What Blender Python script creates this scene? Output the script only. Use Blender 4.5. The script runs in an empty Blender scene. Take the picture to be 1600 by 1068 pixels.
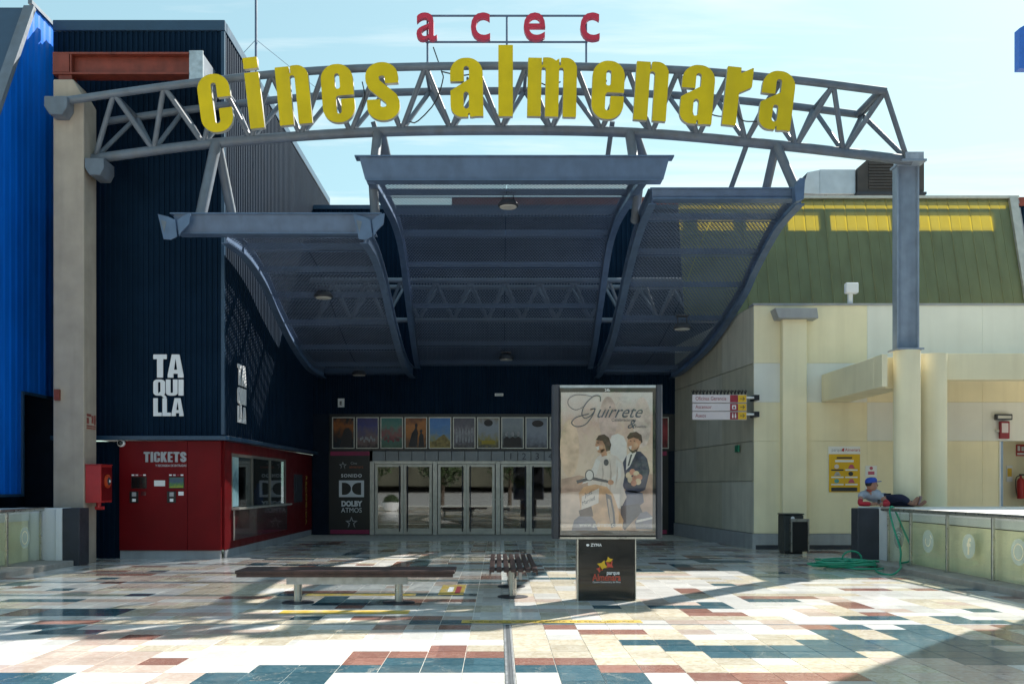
import bpy, bmesh, math, random
import numpy as np
from mathutils import Vector, Matrix
R = math.radians
random.seed(7)
scene = bpy.context.scene
COL = scene.collection

# ------------------------------------------------------------------ camera, sky, sun, exposure
EYE = 1.47; F = 1500.0; CX = 779.0; CY = 757.0          # eye height (m), focal length and vanishing point of the 1600 px photograph
cam_data = bpy.data.cameras.new('camera'); cam = bpy.data.objects.new('camera', cam_data); COL.objects.link(cam)
cam.location = (0, 0, EYE); cam.rotation_euler = (R(90), 0, 0)
cam_data.sensor_width = 36; cam_data.lens = 36 * F / 1600
cam_data.shift_x = (800 - CX) / 1600; cam_data.shift_y = (CY - 534) / 1600
cam_data.clip_end = 5000; cam_data.clip_start = 0.05
scene.camera = cam

SUN_AZ, SUN_EL = R(42), R(39)                            # behind the building, to the right
world = bpy.data.worlds.new('World'); scene.world = world; world.use_nodes = True
wn, wl = world.node_tree.nodes, world.node_tree.links
for n in list(wn): wn.remove(n)
w_out = wn.new('ShaderNodeOutputWorld'); w_bg = wn.new('ShaderNodeBackground')
w_sky = wn.new('ShaderNodeTexSky'); w_sky.sky_type = 'NISHITA'; w_sky.sun_disc = False
w_sky.sun_elevation = SUN_EL; w_sky.sun_rotation = SUN_AZ
w_sky.air_density = 1.0; w_sky.dust_density = 1.0; w_sky.ozone_density = 1.2; w_sky.altitude = 20
w_bg.inputs['Strength'].default_value = 0.068
tc = wn.new('ShaderNodeTexCoord'); sep = wn.new('ShaderNodeSeparateXYZ'); wl.new(tc.outputs['Generated'], sep.inputs[0])
zc = wn.new('ShaderNodeMath'); zc.operation = 'MAXIMUM'; zc.inputs[1].default_value = 0.06; wl.new(sep.outputs['Z'], zc.inputs[0])
dx = wn.new('ShaderNodeMath'); dx.operation = 'DIVIDE'; wl.new(sep.outputs['X'], dx.inputs[0]); wl.new(zc.outputs[0], dx.inputs[1])
dy = wn.new('ShaderNodeMath'); dy.operation = 'DIVIDE'; wl.new(sep.outputs['Y'], dy.inputs[0]); wl.new(zc.outputs[0], dy.inputs[1])
cmb = wn.new('ShaderNodeCombineXYZ'); wl.new(dx.outputs[0], cmb.inputs[0]); wl.new(dy.outputs[0], cmb.inputs[1])
cmap = wn.new('ShaderNodeMapping'); cmap.inputs['Rotation'].default_value = (0, 0, R(28)); cmap.inputs['Scale'].default_value = (0.55, 1.9, 1)
wl.new(cmb.outputs[0], cmap.inputs[0])
cn = wn.new('ShaderNodeTexNoise'); cn.inputs['Scale'].default_value = 1.15; cn.inputs['Detail'].default_value = 7; cn.inputs['Roughness'].default_value = 0.58
cn.inputs['Distortion'].default_value = 0.5; wl.new(cmap.outputs[0], cn.inputs['Vector'])
cr = wn.new('ShaderNodeMapRange'); cr.inputs['From Min'].default_value = 0.5; cr.inputs['From Max'].default_value = 0.74
cr.inputs['To Min'].default_value = 0.0; cr.inputs['To Max'].default_value = 0.75; wl.new(cn.outputs['Fac'], cr.inputs['Value'])
tint = wn.new('ShaderNodeMix'); tint.data_type = 'RGBA'; tint.blend_type = 'MULTIPLY'; tint.inputs[0].default_value = 1
tint.inputs[7].default_value = (2.12, 2.88, 2.76, 1)
gam = wn.new('ShaderNodeGamma'); gam.inputs[1].default_value = 0.46; wl.new(w_sky.outputs[0], gam.inputs[0]); wl.new(gam.outputs[0], tint.inputs[6])
mixc = wn.new('ShaderNodeMix'); mixc.data_type = 'RGBA'; wl.new(cr.outputs[0], mixc.inputs[0]); wl.new(tint.outputs[2], mixc.inputs[6])
mixc.inputs[7].default_value = (7.4, 7.7, 7.6, 1)
wl.new(mixc.outputs[2], w_bg.inputs['Color']); wl.new(w_bg.outputs[0], w_out.inputs['Surface'])

sun_data = bpy.data.lights.new('sun', 'SUN'); sun_data.energy = 5.0; sun_data.angle = R(0.5); sun_data.color = (1.0, 0.95, 0.87)
sun = bpy.data.objects.new('sun', sun_data); COL.objects.link(sun)
sdir = Vector((math.sin(SUN_AZ) * math.cos(SUN_EL), math.cos(SUN_AZ) * math.cos(SUN_EL), math.sin(SUN_EL)))
sun.rotation_euler = sdir.to_track_quat('Z', 'Y').to_euler(); sun.location = sdir * 60
vs = scene.view_settings; vs.view_transform = 'Standard'; vs.look = 'None'; vs.exposure = 1.2; vs.gamma = 1; vs.use_curve_mapping = False
scene.render.engine = 'CYCLES'; scene.cycles.use_denoising = True; scene.cycles.max_bounces = 8; scene.cycles.diffuse_bounces = 5
scene.cycles.transparent_max_bounces = 16; scene.cycles.glossy_bounces = 4; scene.cycles.sample_clamp_indirect = 6
scene.cycles.caustics_reflective = False; scene.cycles.caustics_refractive = False

# ------------------------------------------------------------------ helpers
def at(px, py, Y):                                        # photograph pixel -> the point of the place at depth Y
    return Vector(((px - CX) * Y / F, Y, EYE - (py - CY) * Y / F))
def ax(px, Y): return (px - CX) * Y / F
def az(py, Y): return EYE - (py - CY) * Y / F
WLOC = {}
def wloc(p): return WLOC.get(p.name, Vector((0, 0, 0))) if p else Vector((0, 0, 0))
def tag(o, label=None, cat=None, group=None, kind=None):
    if label: o['label'] = label
    if cat: o['category'] = cat
    if group: o['group'] = group
    if kind: o['kind'] = kind
    return o
def thing(name, loc, label, cat, group=None, kind=None):
    o = bpy.data.objects.new(name, None); COL.objects.link(o); o.location = loc; o.empty_display_size = 0.2
    WLOC[o.name] = Vector(loc)
    return tag(o, label, cat, group, kind)
class MB:
    def __init__(s): s.v = []; s.f = []; s.m = []
    def add(s, vs, fs, mi=0):
        b = len(s.v); s.v += [Vector(v) for v in vs]; s.f += [tuple(b + i for i in f) for f in fs]; s.m += [mi] * len(fs); return s
    def box(s, x0, x1, y0, y1, z0, z1, mi=0):
        x0, x1 = sorted((x0, x1)); y0, y1 = sorted((y0, y1)); z0, z1 = sorted((z0, z1))
        return s.add([(x0,y0,z0),(x1,y0,z0),(x1,y1,z0),(x0,y1,z0),(x0,y0,z1),(x1,y0,z1),(x1,y1,z1),(x0,y1,z1)],
                     [(0,3,2,1),(4,5,6,7),(0,1,5,4),(1,2,6,5),(2,3,7,6),(3,0,4,7)], mi)
    def bar(s, a, b, w, h, up=(0,0,1), mi=0):             # rectangular bar from a to b
        a, b = Vector(a), Vector(b); d = (b - a).normalized(); up = Vector(up)
        sx = d.cross(up)
        if sx.length < 1e-4: sx = d.cross(Vector((1,0,0)))
        sx.normalize(); sz = sx.cross(d)
        q = [(-w/2,-h/2),(w/2,-h/2),(w/2,h/2),(-w/2,h/2)]
        vs_ = [a + sx*i + sz*j for i, j in q] + [b + sx*i + sz*j for i, j in q]
        return s.add(vs_, [(0,1,2,3),(7,6,5,4),(0,4,5,1),(1,5,6,2),(2,6,7,3),(3,7,4,0)], mi)
    def tube(s, pts, r, n=12, mi=0, cap=True, closed=False):
        pts = [Vector(p) for p in pts]; k = len(pts); rr = r if isinstance(r, (list, tuple)) else [r] * k
        rings = []; ref = None
        for i, p in enumerate(pts):
            if closed: d = pts[(i+1) % k] - pts[i-1]
            else: d = pts[min(i+1, k-1)] - pts[max(i-1, 0)]
            d.normalize()
            if ref is None:
                ref = d.cross(Vector((0,0,1)))
                if ref.length < 0.05: ref = d.cross(Vector((1,0,0)))
            ref = (ref - d * ref.dot(d)).normalized(); o2 = d.cross(ref)
            rings.append([p + (ref * math.cos(2*math.pi*j/n) + o2 * math.sin(2*math.pi*j/n)) * rr[i] for j in range(n)])
        vs_ = [v for rg in rings for v in rg]; fs = []
        for i in range(k if closed else k - 1):
            i2 = (i + 1) % k
            for j in range(n): fs.append((i*n+j, i*n+(j+1)%n, i2*n+(j+1)%n, i2*n+j))
        if cap and not closed: fs += [tuple(range(n-1, -1, -1)), tuple((k-1)*n + j for j in range(n))]
        return s.add(vs_, fs, mi)
    def lathe(s, prof, c, n=24, mi=0, axis='Z'):
        c = Vector(c); vs_ = []; fs = []; k = len(prof)
        for (r, h) in prof:
            for j in range(n):
                a = 2*math.pi*j/n
                p = Vector((r*math.cos(a), r*math.sin(a), h))
                if axis == 'Y': p = Vector((p.x, -p.z, p.y))
                if axis == 'X': p = Vector((p.z, p.x, p.y))
                vs_.append(c + p)
        for i in range(k-1):
            for j in range(n): fs.append((i*n+j, i*n+(j+1)%n, (i+1)*n+(j+1)%n, (i+1)*n+j))
        fs += [tuple(range(n-1, -1, -1)), tuple((k-1)*n + j for j in range(n))]
        return s.add(vs_, fs, mi)
    def prism(s, pts, a, b, axis='Y', mi=0):              # 2-D outline pushed along an axis
        def P(u, v, w): return {'Y': (u, w, v), 'X': (w, u, v), 'Z': (u, v, w)}[axis]
        n = len(pts); vs_ = [P(u, v, a) for u, v in pts] + [P(u, v, b) for u, v in pts]
        fs = [tuple(range(n)), tuple(range(2*n-1, n-1, -1))] + [(i, n+i, n+(i+1)%n, (i+1)%n) for i in range(n)]
        return s.add(vs_, fs, mi)
    def sweep(s, sec, path, closed_sec=True, mi=0):       # section (u along X, v along normal) along a YZ path at fixed x: path of (x, y, z)
        k = len(path); n = len(sec); vs_ = []
        for i in range(k):
            p = Vector(path[i]); d = Vector(path[min(i+1,k-1)]) - Vector(path[max(i-1,0)]); d.x = 0; d.normalize()
            nr = Vector((0, -d.z, d.y))
            for u, v in sec: vs_.append(p + Vector((u,0,0)) + nr * v)
        fs = []
        for i in range(k-1):
            for j in range(n): fs.append((i*n+j, i*n+(j+1)%n, (i+1)*n+(j+1)%n, (i+1)*n+j))
        fs += [tuple(range(n-1,-1,-1)), tuple((k-1)*n+j for j in range(n))]
        return s.add(vs_, fs, mi)
    def mesh(s, off=Vector((0,0,0)), bevel=0, smooth=True, angle=32, name='mesh'):
        me = bpy.data.meshes.new(name)
        me.from_pydata([tuple(v - off) for v in s.v], [], s.f)
        if max(s.m, default=0) > 0: me.polygons.foreach_set('material_index', s.m)
        bm = bmesh.new(); bm.from_mesh(me)
        bmesh.ops.recalc_face_normals(bm, faces=bm.faces)
        if bevel:
            ed = [e for e in bm.edges if len(e.link_faces) == 2 and e.calc_face_angle(0) > 0.6]
            bmesh.ops.bevel(bm, geom=ed, offset=bevel, segments=1, affect='EDGES', clamp_overlap=True)
        bm.to_mesh(me); bm.free()
        if smooth:
            me.polygons.foreach_set('use_smooth', [True] * len(me.polygons)); me.set_sharp_from_angle(angle=R(angle))
        return me
    def build(s, name, mats, parent=None, bevel=0, label=None, cat=None, group=None, kind=None, smooth=True, angle=32):
        off = wloc(parent)
        me = s.mesh(off, bevel, smooth, angle, name)
        for m_ in (mats if isinstance(mats, (list, tuple)) else [mats]): me.materials.append(m_)
        o = bpy.data.objects.new(name, me); COL.objects.link(o)
        if parent: o.parent = parent
        WLOC[o.name] = Vector(off)
        return tag(o, label, cat, group, kind)
def catmull(pts, n):
    pts = [Vector(p) for p in pts]; out = []
    P = [pts[0]*2 - pts[1]] + pts + [pts[-1]*2 - pts[-2]]
    segs = len(pts) - 1
    for i in range(n + 1):
        u = i / n * segs; k = min(int(u), segs - 1); t = u - k
        a, b, c, d = P[k:k+4]
        out.append(0.5*((2*b) + (c-a)*t + (2*a-5*b+4*c-d)*t*t + (3*b-a-3*c+d)*t**3))
    return out

# ------------------------------------------------------------------ materials
def nodes_of(name):
    m = bpy.data.materials.new(name); m.use_nodes = True
    return m, m.node_tree.nodes, m.node_tree.links, m.node_tree.nodes['Principled BSDF']
def M(name, col, rough=0.5, metal=0.0, var=0.12, scale=3.0, bump=0.0, bscale=80.0, spec=0.5, streak=0.0, coat=0.0, rvar=0.12, dirt=None):
    m, N, L, B = nodes_of(name)
    geo = N.new('ShaderNodeNewGeometry')
    nz = N.new('ShaderNodeTexNoise'); nz.inputs['Scale'].default_value = scale; nz.inputs['Detail'].default_value = 5; L.new(geo.outputs['Position'], nz.inputs['Vector'])
    mr = N.new('ShaderNodeMapRange'); mr.inputs['From Min'].default_value = 0.3; mr.inputs['From Max'].default_value = 0.7
    mr.inputs['To Min'].default_value = 1 - var; mr.inputs['To Max'].default_value = 1 + var; L.new(nz.outputs['Fac'], mr.inputs['Value'])
    mu = N.new('ShaderNodeMix'); mu.data_type = 'RGBA'; mu.blend_type = 'MULTIPLY'; mu.inputs[0].default_value = 1
    mu.inputs[6].default_value = (*col, 1); L.new(mr.outputs[0], mu.inputs[7]); out = mu.outputs[2]
    if streak:
        mp = N.new('ShaderNodeMapping'); mp.inputs['Scale'].default_value = (5, 5, 0.35); L.new(geo.outputs['Position'], mp.inputs[0])
        n2 = N.new('ShaderNodeTexNoise'); n2.inputs['Scale'].default_value = 1.0; n2.inputs['Detail'].default_value = 6; L.new(mp.outputs[0], n2.inputs['Vector'])
        r2 = N.new('ShaderNodeMapRange'); r2.inputs['From Min'].default_value = 0.48; r2.inputs['From Max'].default_value = 0.75
        r2.inputs['To Max'].default_value = streak; L.new(n2.outputs['Fac'], r2.inputs['Value'])
        m2 = N.new('ShaderNodeMix'); m2.data_type = 'RGBA'; L.new(r2.outputs[0], m2.inputs[0]); L.new(out, m2.inputs[6])
        m2.inputs[7].default_value = (*(dirt or tuple(c*0.45 for c in col)), 1); out = m2.outputs[2]
    L.new(out, B.inputs['Base Color'])
    rr = N.new('ShaderNodeMapRange'); rr.inputs['To Min'].default_value = max(0.02, rough - rvar); rr.inputs['To Max'].default_value = min(1, rough + rvar)
    n3 = N.new('ShaderNodeTexNoise'); n3.inputs['Scale'].default_value = scale * 2.7; n3.inputs['Detail'].default_value = 4; L.new(geo.outputs['Position'], n3.inputs['Vector'])
    L.new(n3.outputs['Fac'], rr.inputs['Value']); L.new(rr.outputs[0], B.inputs['Roughness'])
    B.inputs['Metallic'].default_value = metal; B.inputs['Specular IOR Level'].default_value = spec; B.inputs['Coat Weight'].default_value = coat
    if bump:
        nb = N.new('ShaderNodeTexNoise'); nb.inputs['Scale'].default_value = bscale; nb.inputs['Detail'].default_value = 4; L.new(geo.outputs['Position'], nb.inputs['Vector'])
        bp = N.new('ShaderNodeBump'); bp.inputs['Strength'].default_value = bump; bp.inputs['Distance'].default_value = 0.01
        L.new(nb.outputs['Fac'], bp.inputs['Height']); L.new(bp.outputs[0], B.inputs['Normal'])
    return m
TX, TY = 0.335, 0.3205                                    # tile pitch
def tile_mat(name, col, vein, amount, rough=0.10):
    m, N, L, B = nodes_of(name)
    geo = N.new('ShaderNodeNewGeometry')
    mp = N.new('ShaderNodeMapping'); mp.inputs['Scale'].default_value = (1/TX, 1/TY, 0); mp.inputs['Location'].default_value = (-0.13/TX, -7.206/TY, 0)
    L.new(geo.outputs['Position'], mp.inputs[0])
    fl = N.new('ShaderNodeVectorMath'); fl.operation = 'FLOOR'; L.new(mp.outputs[0], fl.inputs[0])
    wn_ = N.new('ShaderNodeTexWhiteNoise'); wn_.noise_dimensions = '3D'; L.new(fl.outputs[0], wn_.inputs['Vector'])
    ofs = N.new('ShaderNodeVectorMath'); ofs.operation = 'MULTIPLY_ADD'; L.new(wn_.outputs['Color'], ofs.inputs[0]); ofs.inputs[1].default_value = (9, 9, 9)
    L.new(geo.outputs['Position'], ofs.inputs[2])
    n1 = N.new('ShaderNodeTexNoise'); n1.inputs['Scale'].default_value = 12; n1.inputs['Detail'].default_value = 8; n1.inputs['Roughness'].default_value = 0.68
    n1.inputs['Distortion'].default_value = 1.4; L.new(ofs.outputs[0], n1.inputs['Vector'])
    r1 = N.new('ShaderNodeMapRange'); r1.inputs['From Min'].default_value = 0.42; r1.inputs['From Max'].default_value = 0.68; r1.inputs['To Max'].default_value = amount
    L.new(n1.outputs['Fac'], r1.inputs['Value'])
    mx = N.new('ShaderNodeMix'); mx.data_type = 'RGBA'; mx.inputs[6].default_value = (*col, 1); mx.inputs[7].default_value = (*vein, 1); L.new(r1.outputs[0], mx.inputs[0])
    tr = N.new('ShaderNodeMapRange'); tr.inputs['To Min'].default_value = 0.8; tr.inputs['To Max'].default_value = 1.12; L.new(wn_.outputs['Value'], tr.inputs['Value'])
    mu = N.new('ShaderNodeMix'); mu.data_type = 'RGBA'; mu.blend_type = 'MULTIPLY'; mu.inputs[0].default_value = 1; L.new(mx.outputs[2], mu.inputs[6]); L.new(tr.outputs[0], mu.inputs[7])
    # scattered scuffs and grime that run across tiles
    n4 = N.new('ShaderNodeTexNoise'); n4.inputs['Scale'].default_value = 0.9; n4.inputs['Detail'].default_value = 9; n4.inputs['Roughness'].default_value = 0.7; L.new(geo.outputs['Position'], n4.inputs['Vector'])
    r4 = N.new('ShaderNodeMapRange'); r4.inputs['From Min'].default_value = 0.52; r4.inputs['From Max'].default_value = 0.72; r4.inputs['To Max'].default_value = 0.34; L.new(n4.outputs['Fac'], r4.inputs['Value'])
    mg = N.new('ShaderNodeMix'); mg.data_type = 'RGBA'; L.new(r4.outputs[0], mg.inputs[0]); L.new(mu.outputs[2], mg.inputs[6]); mg.inputs[7].default_value = (0.22, 0.19, 0.16, 1)
    # hairline cracks
    vo = N.new('ShaderNodeTexVoronoi'); vo.feature = 'DISTANCE_TO_EDGE'; vo.inputs['Scale'].default_value = 1.1
    wv = N.new('ShaderNodeVectorMath'); wv.operation = 'MULTIPLY_ADD'; L.new(n1.outputs['Color'], wv.inputs[0]); wv.inputs[1].default_value = (0.35, 0.35, 0); L.new(ofs.outputs[0], wv.inputs[2])
    L.new(wv.outputs[0], vo.inputs['Vector'])
    lt = N.new('ShaderNodeMath'); lt.operation = 'LESS_THAN'; lt.inputs[1].default_value = 0.0035; L.new(vo.outputs['Distance'], lt.inputs[0])
    lm = N.new('ShaderNodeMath'); lm.operation = 'MULTIPLY'; lm.inputs[1].default_value = 0.5; L.new(lt.outputs[0], lm.inputs[0])
    mc = N.new('ShaderNodeMix'); mc.data_type = 'RGBA'; L.new(lm.outputs[0], mc.inputs[0]); L.new(mg.outputs[2], mc.inputs[6]); mc.inputs[7].default_value = (0.5, 0.46, 0.4, 1)
    # trodden gum and drip spots
    v2 = N.new('ShaderNodeTexVoronoi'); v2.inputs['Scale'].default_value = 2.3; L.new(geo.outputs['Position'], v2.inputs['Vector'])
    l2 = N.new('ShaderNodeMath'); l2.operation = 'LESS_THAN'; l2.inputs[1].default_value = 0.035; L.new(v2.outputs['Distance'], l2.inputs[0])
    l3 = N.new('ShaderNodeMath'); l3.operation = 'MULTIPLY'; l3.inputs[1].default_value = 0.45; L.new(l2.outputs[0], l3.inputs[0])
    ms = N.new('ShaderNodeMix'); ms.data_type = 'RGBA'; L.new(l3.outputs[0], ms.inputs[0]); L.new(mc.outputs[2], ms.inputs[6]); ms.inputs[7].default_value = (0.10, 0.09, 0.08, 1)
    L.new(ms.outputs[2], B.inputs['Base Color'])
    rr = N.new('ShaderNodeMapRange'); rr.inputs['From Min'].default_value = 0.35; rr.inputs['From Max'].default_value = 0.7; rr.inputs['To Min'].default_value = rough * 0.55; rr.inputs['To Max'].default_value = rough * 1.9
    L.new(n4.outputs['Fac'], rr.inputs['Value']); L.new(rr.outputs[0], B.inputs['Roughness'])
    bp = N.new('ShaderNodeBump'); bp.inputs['Strength'].default_value = 0.06; bp.inputs['Distance'].default_value = 0.004; L.new(n1.outputs['Fac'], bp.inputs['Height']); L.new(bp.outputs[0], B.inputs['Normal'])
    return m
TILE = {'W': tile_mat('tile_white', (0.78, 0.77, 0.74), (0.60, 0.58, 0.55), 0.5),
        'C': tile_mat('tile_cream', (0.74, 0.68, 0.56), (0.47, 0.38, 0.24), 0.85),
        'P': tile_mat('tile_pink', (0.60, 0.47, 0.40), (0.74, 0.66, 0.59), 0.85),
        'B': tile_mat('tile_brick', (0.29, 0.140, 0.112), (0.44, 0.27, 0.22), 0.6),
        'T': tile_mat('tile_teal', (0.045, 0.112, 0.148), (0.10, 0.180, 0.215), 0.85)}
m_grout = M('grout', (0.62, 0.59, 0.53), 0.8, var=0.25, scale=8)
m_asphalt = M('far_paving', (0.32, 0.30, 0.28), 0.85, var=0.2, scale=1.5)
m_navy = M('navy_sheet', (0.0052, 0.0150, 0.032), 0.6, var=0.18, scale=1.6, streak=0.3, dirt=(0.010, 0.026, 0.052), spec=0.10)
m_navy_dk = M('navy_dark', (0.005, 0.012, 0.026), 0.6, var=0.2, spec=0.15)
m_navy.node_tree.nodes['Principled BSDF'].inputs['Specular Tint'].default_value = (0.35, 0.62, 1.0, 1)
m_navytrim = M('navy_trim', (0.020, 0.055, 0.105), 0.35, var=0.1)
m_steel = M('grey_paint_steel', (0.125, 0.152, 0.19), 0.42, var=0.16, scale=4, streak=0.4, dirt=(0.11, 0.10, 0.095))
m_steelb = M('blue_grey_steel', (0.085, 0.135, 0.225), 0.38, var=0.14, scale=4, streak=0.3)
m_galv = M('galvanised', (0.46, 0.48, 0.50), 0.38, metal=0.75, var=0.2, scale=9)
m_stainless = M('stainless', (0.50, 0.49, 0.46), 0.3, metal=0.9, var=0.15, scale=6, streak=0.3)
m_alu = M('aluminium', (0.50, 0.475, 0.43), 0.36, metal=0.4, var=0.12, scale=6)
m_conc = M('beige_concrete', (0.40, 0.335, 0.27), 0.85, var=0.12, scale=2.4, bump=0.25, streak=0.45, dirt=(0.26, 0.22, 0.18))
m_cream = M('cream_wall', (0.84, 0.755, 0.53), 0.85, var=0.06, scale=1.2, bump=0.15, streak=0.26, dirt=(0.60, 0.51, 0.33))
m_white_wall = M('white_wall', (0.76, 0.755, 0.70), 0.85, var=0.05, scale=1.2, bump=0.15, streak=0.16, dirt=(0.52, 0.50, 0.46))
m_skirt = M('grey_skirting', (0.33, 0.34, 0.36), 0.7, var=0.1, streak=0.3)
m_darkgrey = M('dark_grey_panel', (0.035, 0.038, 0.050), 0.5, var=0.2)
m_rust = M('red_oxide_steel', (0.20, 0.038, 0.022), 0.55, var=0.22, scale=5, streak=0.4)
m_red = M('red_gloss', (0.150, 0.004, 0.007), 0.4, var=0.14, scale=1.5, spec=0.14, streak=0.25, dirt=(0.10, 0.006, 0.008))
m_red_dk = M('dark_red_counter', (0.075, 0.006, 0.012), 0.12, var=0.1, coat=0.5)
m_firered = M('fire_red', (0.45, 0.022, 0.022), 0.4, var=0.15)
m_yellow = M('letter_yellow', (0.66, 0.48, 0.008), 0.5, var=0.10, scale=2.2, spec=0.2, streak=0.3, dirt=(0.50, 0.36, 0.03))
m_letter_side = M('letter_side', (0.40, 0.40, 0.36), 0.5, var=0.06)
m_redletter = M('letter_red', (0.52, 0.022, 0.055), 0.45, var=0.08)
m_redside = M('letter_red_side', (0.50, 0.10, 0.16), 0.5, var=0.06)
m_white = M('white_paint', (0.78, 0.78, 0.78), 0.55, var=0.05)
m_lettergrey = M('white_letter', (0.80, 0.80, 0.82), 0.5, var=0.05)
m_greytext = M('grey_letter', (0.36, 0.36, 0.38), 0.5, var=0.05)
m_black = M('black_plastic', (0.010, 0.010, 0.012), 0.35, var=0.15)
m_black_gloss = M('black_gloss', (0.012, 0.012, 0.013), 0.12, var=0.2, coat=0.3)
m_wood = M('bench_wood', (0.060, 0.028, 0.024), 0.42, var=0.35, scale=9, bump=0.2, bscale=30)
m_hose = M('green_hose', (0.02, 0.30, 0.18), 0.4, var=0.12)
m_stone = M('kerb_stone', (0.34, 0.31, 0.28), 0.75, var=0.18, scale=5, bump=0.3, streak=0.2)
m_duct = M('duct_metal', (0.52, 0.55, 0.60), 0.4, metal=0.3, var=0.1)
m_duct_dk = M('unit_brown', (0.055, 0.045, 0.042), 0.6, var=0.2)
m_rubber = M('rubber_joint', (0.05, 0.06, 0.07), 0.6, var=0.2)
m_yellowpaint = M('yellow_vinyl', (0.52, 0.36, 0.06), 0.4, var=0.3, scale=9, streak=0.8, dirt=(0.46, 0.42, 0.34))
m_orange = M('orange_print', (0.72, 0.43, 0.015), 0.5, var=0.04)
m_bluecap = M('blue_cap', (0.012, 0.060, 0.36), 0.7, var=0.1)
m_skin = M('skin', (0.36, 0.17, 0.11), 0.55, var=0.08, scale=20)
m_shirt = M('grey_shirt', (0.33, 0.36, 0.42), 0.85, var=0.12, scale=14, bump=0.3, bscale=40)
m_redsleeve = M('red_sleeve', (0.42, 0.02, 0.035), 0.85, var=0.12, scale=14)
m_trouser = M('navy_trousers', (0.014, 0.016, 0.045), 0.85, var=0.2, scale=14)
m_hair = M('dark_hair', (0.012, 0.009, 0.008), 0.6)
m_magenta = M('magenta_strip', (0.30, 0.012, 0.075), 0.45)
m_lampglass = M('lamp_diffuser', (0.55, 0.54, 0.50), 0.4)
m_maroon = M('maroon_print', (0.28, 0.02, 0.035), 0.5)
m_signwhite = M('sign_white', (0.68, 0.60, 0.62), 0.45, var=0.05)
m_bin = M('bin_dark', (0.030, 0.034, 0.034), 0.45, var=0.2)
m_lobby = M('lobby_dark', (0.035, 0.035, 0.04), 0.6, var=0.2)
m_soil = M('hill_scrub', (0.09, 0.085, 0.06), 0.95, var=0.4, scale=0.15)

def glass_mat(name, tint=(0.9, 0.95, 0.93), refl=0.10, rough=0.02):
    m, N, L, B = nodes_of(name); N.remove(B)
    o = [n for n in N if n.type == 'OUTPUT_MATERIAL'][0]
    t = N.new('ShaderNodeBsdfTransparent'); t.inputs[0].default_value = (*tint, 1)
    g = N.new('ShaderNodeBsdfGlossy'); g.inputs['Roughness'].default_value = rough; g.inputs['Color'].default_value = (0.95, 0.97, 1, 1)
    lw = N.new('ShaderNodeLayerWeight'); pw = N.new('ShaderNodeMath'); pw.operation = 'POWER'; pw.inputs[1].default_value = 5.0; L.new(lw.outputs['Facing'], pw.inputs[0])
    lw.inputs['Blend'].default_value = 0.5
    ad = N.new('ShaderNodeMath'); ad.operation = 'MULTIPLY_ADD'; ad.inputs[1].default_value = 0.7; ad.inputs[2].default_value = refl; ad.use_clamp = True
    L.new(pw.outputs[0], ad.inputs[0]); mx = N.new('ShaderNodeMixShader'); L.new(ad.outputs[0], mx.inputs[0]); L.new(t.outputs[0], mx.inputs[1]); L.new(g.outputs[0], mx.inputs[2])
    L.new(mx.outputs[0], o.inputs['Surface']); return m
m_glass = glass_mat('door_glass', (0.55, 0.60, 0.60), 0.13)
m_railglass = glass_mat('rail_glass', (0.97, 0.99, 0.95), 0.03)
m_winglass = glass_mat('window_glass', (0.6, 0.66, 0.68), 0.06)
def translucent_mat(name, col, tcol, fac, rough=0.35):
    m, N, L, B = nodes_of(name)
    geo = N.new('ShaderNodeNewGeometry'); nz = N.new('ShaderNodeTexNoise'); nz.inputs['Scale'].default_value = 1.6; nz.inputs['Detail'].default_value = 5
    mp = N.new('ShaderNodeMapping'); mp.inputs['Scale'].default_value = (3, 3, 0.5); L.new(geo.outputs['Position'], mp.inputs[0]); L.new(mp.outputs[0], nz.inputs['Vector'])
    mr = N.new('ShaderNodeMapRange'); mr.inputs['From Min'].default_value = 0.3; mr.inputs['From Max'].default_value = 0.7; mr.inputs['To Min'].default_value = 0.82; mr.inputs['To Max'].default_value = 1.15; L.new(nz.outputs['Fac'], mr.inputs['Value'])
    mu = N.new('ShaderNodeMix'); mu.data_type = 'RGBA'; mu.blend_type = 'MULTIPLY'; mu.inputs[0].default_value = 1; mu.inputs[6].default_value = (*col, 1); L.new(mr.outputs[0], mu.inputs[7])
    L.new(mu.outputs[2], B.inputs['Base Color']); B.inputs['Roughness'].default_value = rough
    t = N.new('ShaderNodeBsdfTranslucent'); t.inputs[0].default_value = (*tcol, 1)
    mx = N.new('ShaderNodeMixShader'); mx.inputs[0].default_value = fac; L.new(B.outputs[0], mx.inputs[1]); L.new(t.outputs[0], mx.inputs[2])
    o = [n for n in N if n.type == 'OUTPUT_MATERIAL'][0]; L.new(mx.outputs[0], o.inputs['Surface']); return m
m_greensheet = translucent_mat('green_sheet', (0.165, 0.205, 0.115), (0.85, 0.62, 0.01), 0.30)
m_bluesheet = translucent_mat('blue_sheet', (0.002, 0.165, 0.78), (0.0, 0.20, 0.85), 0.25)
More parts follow.
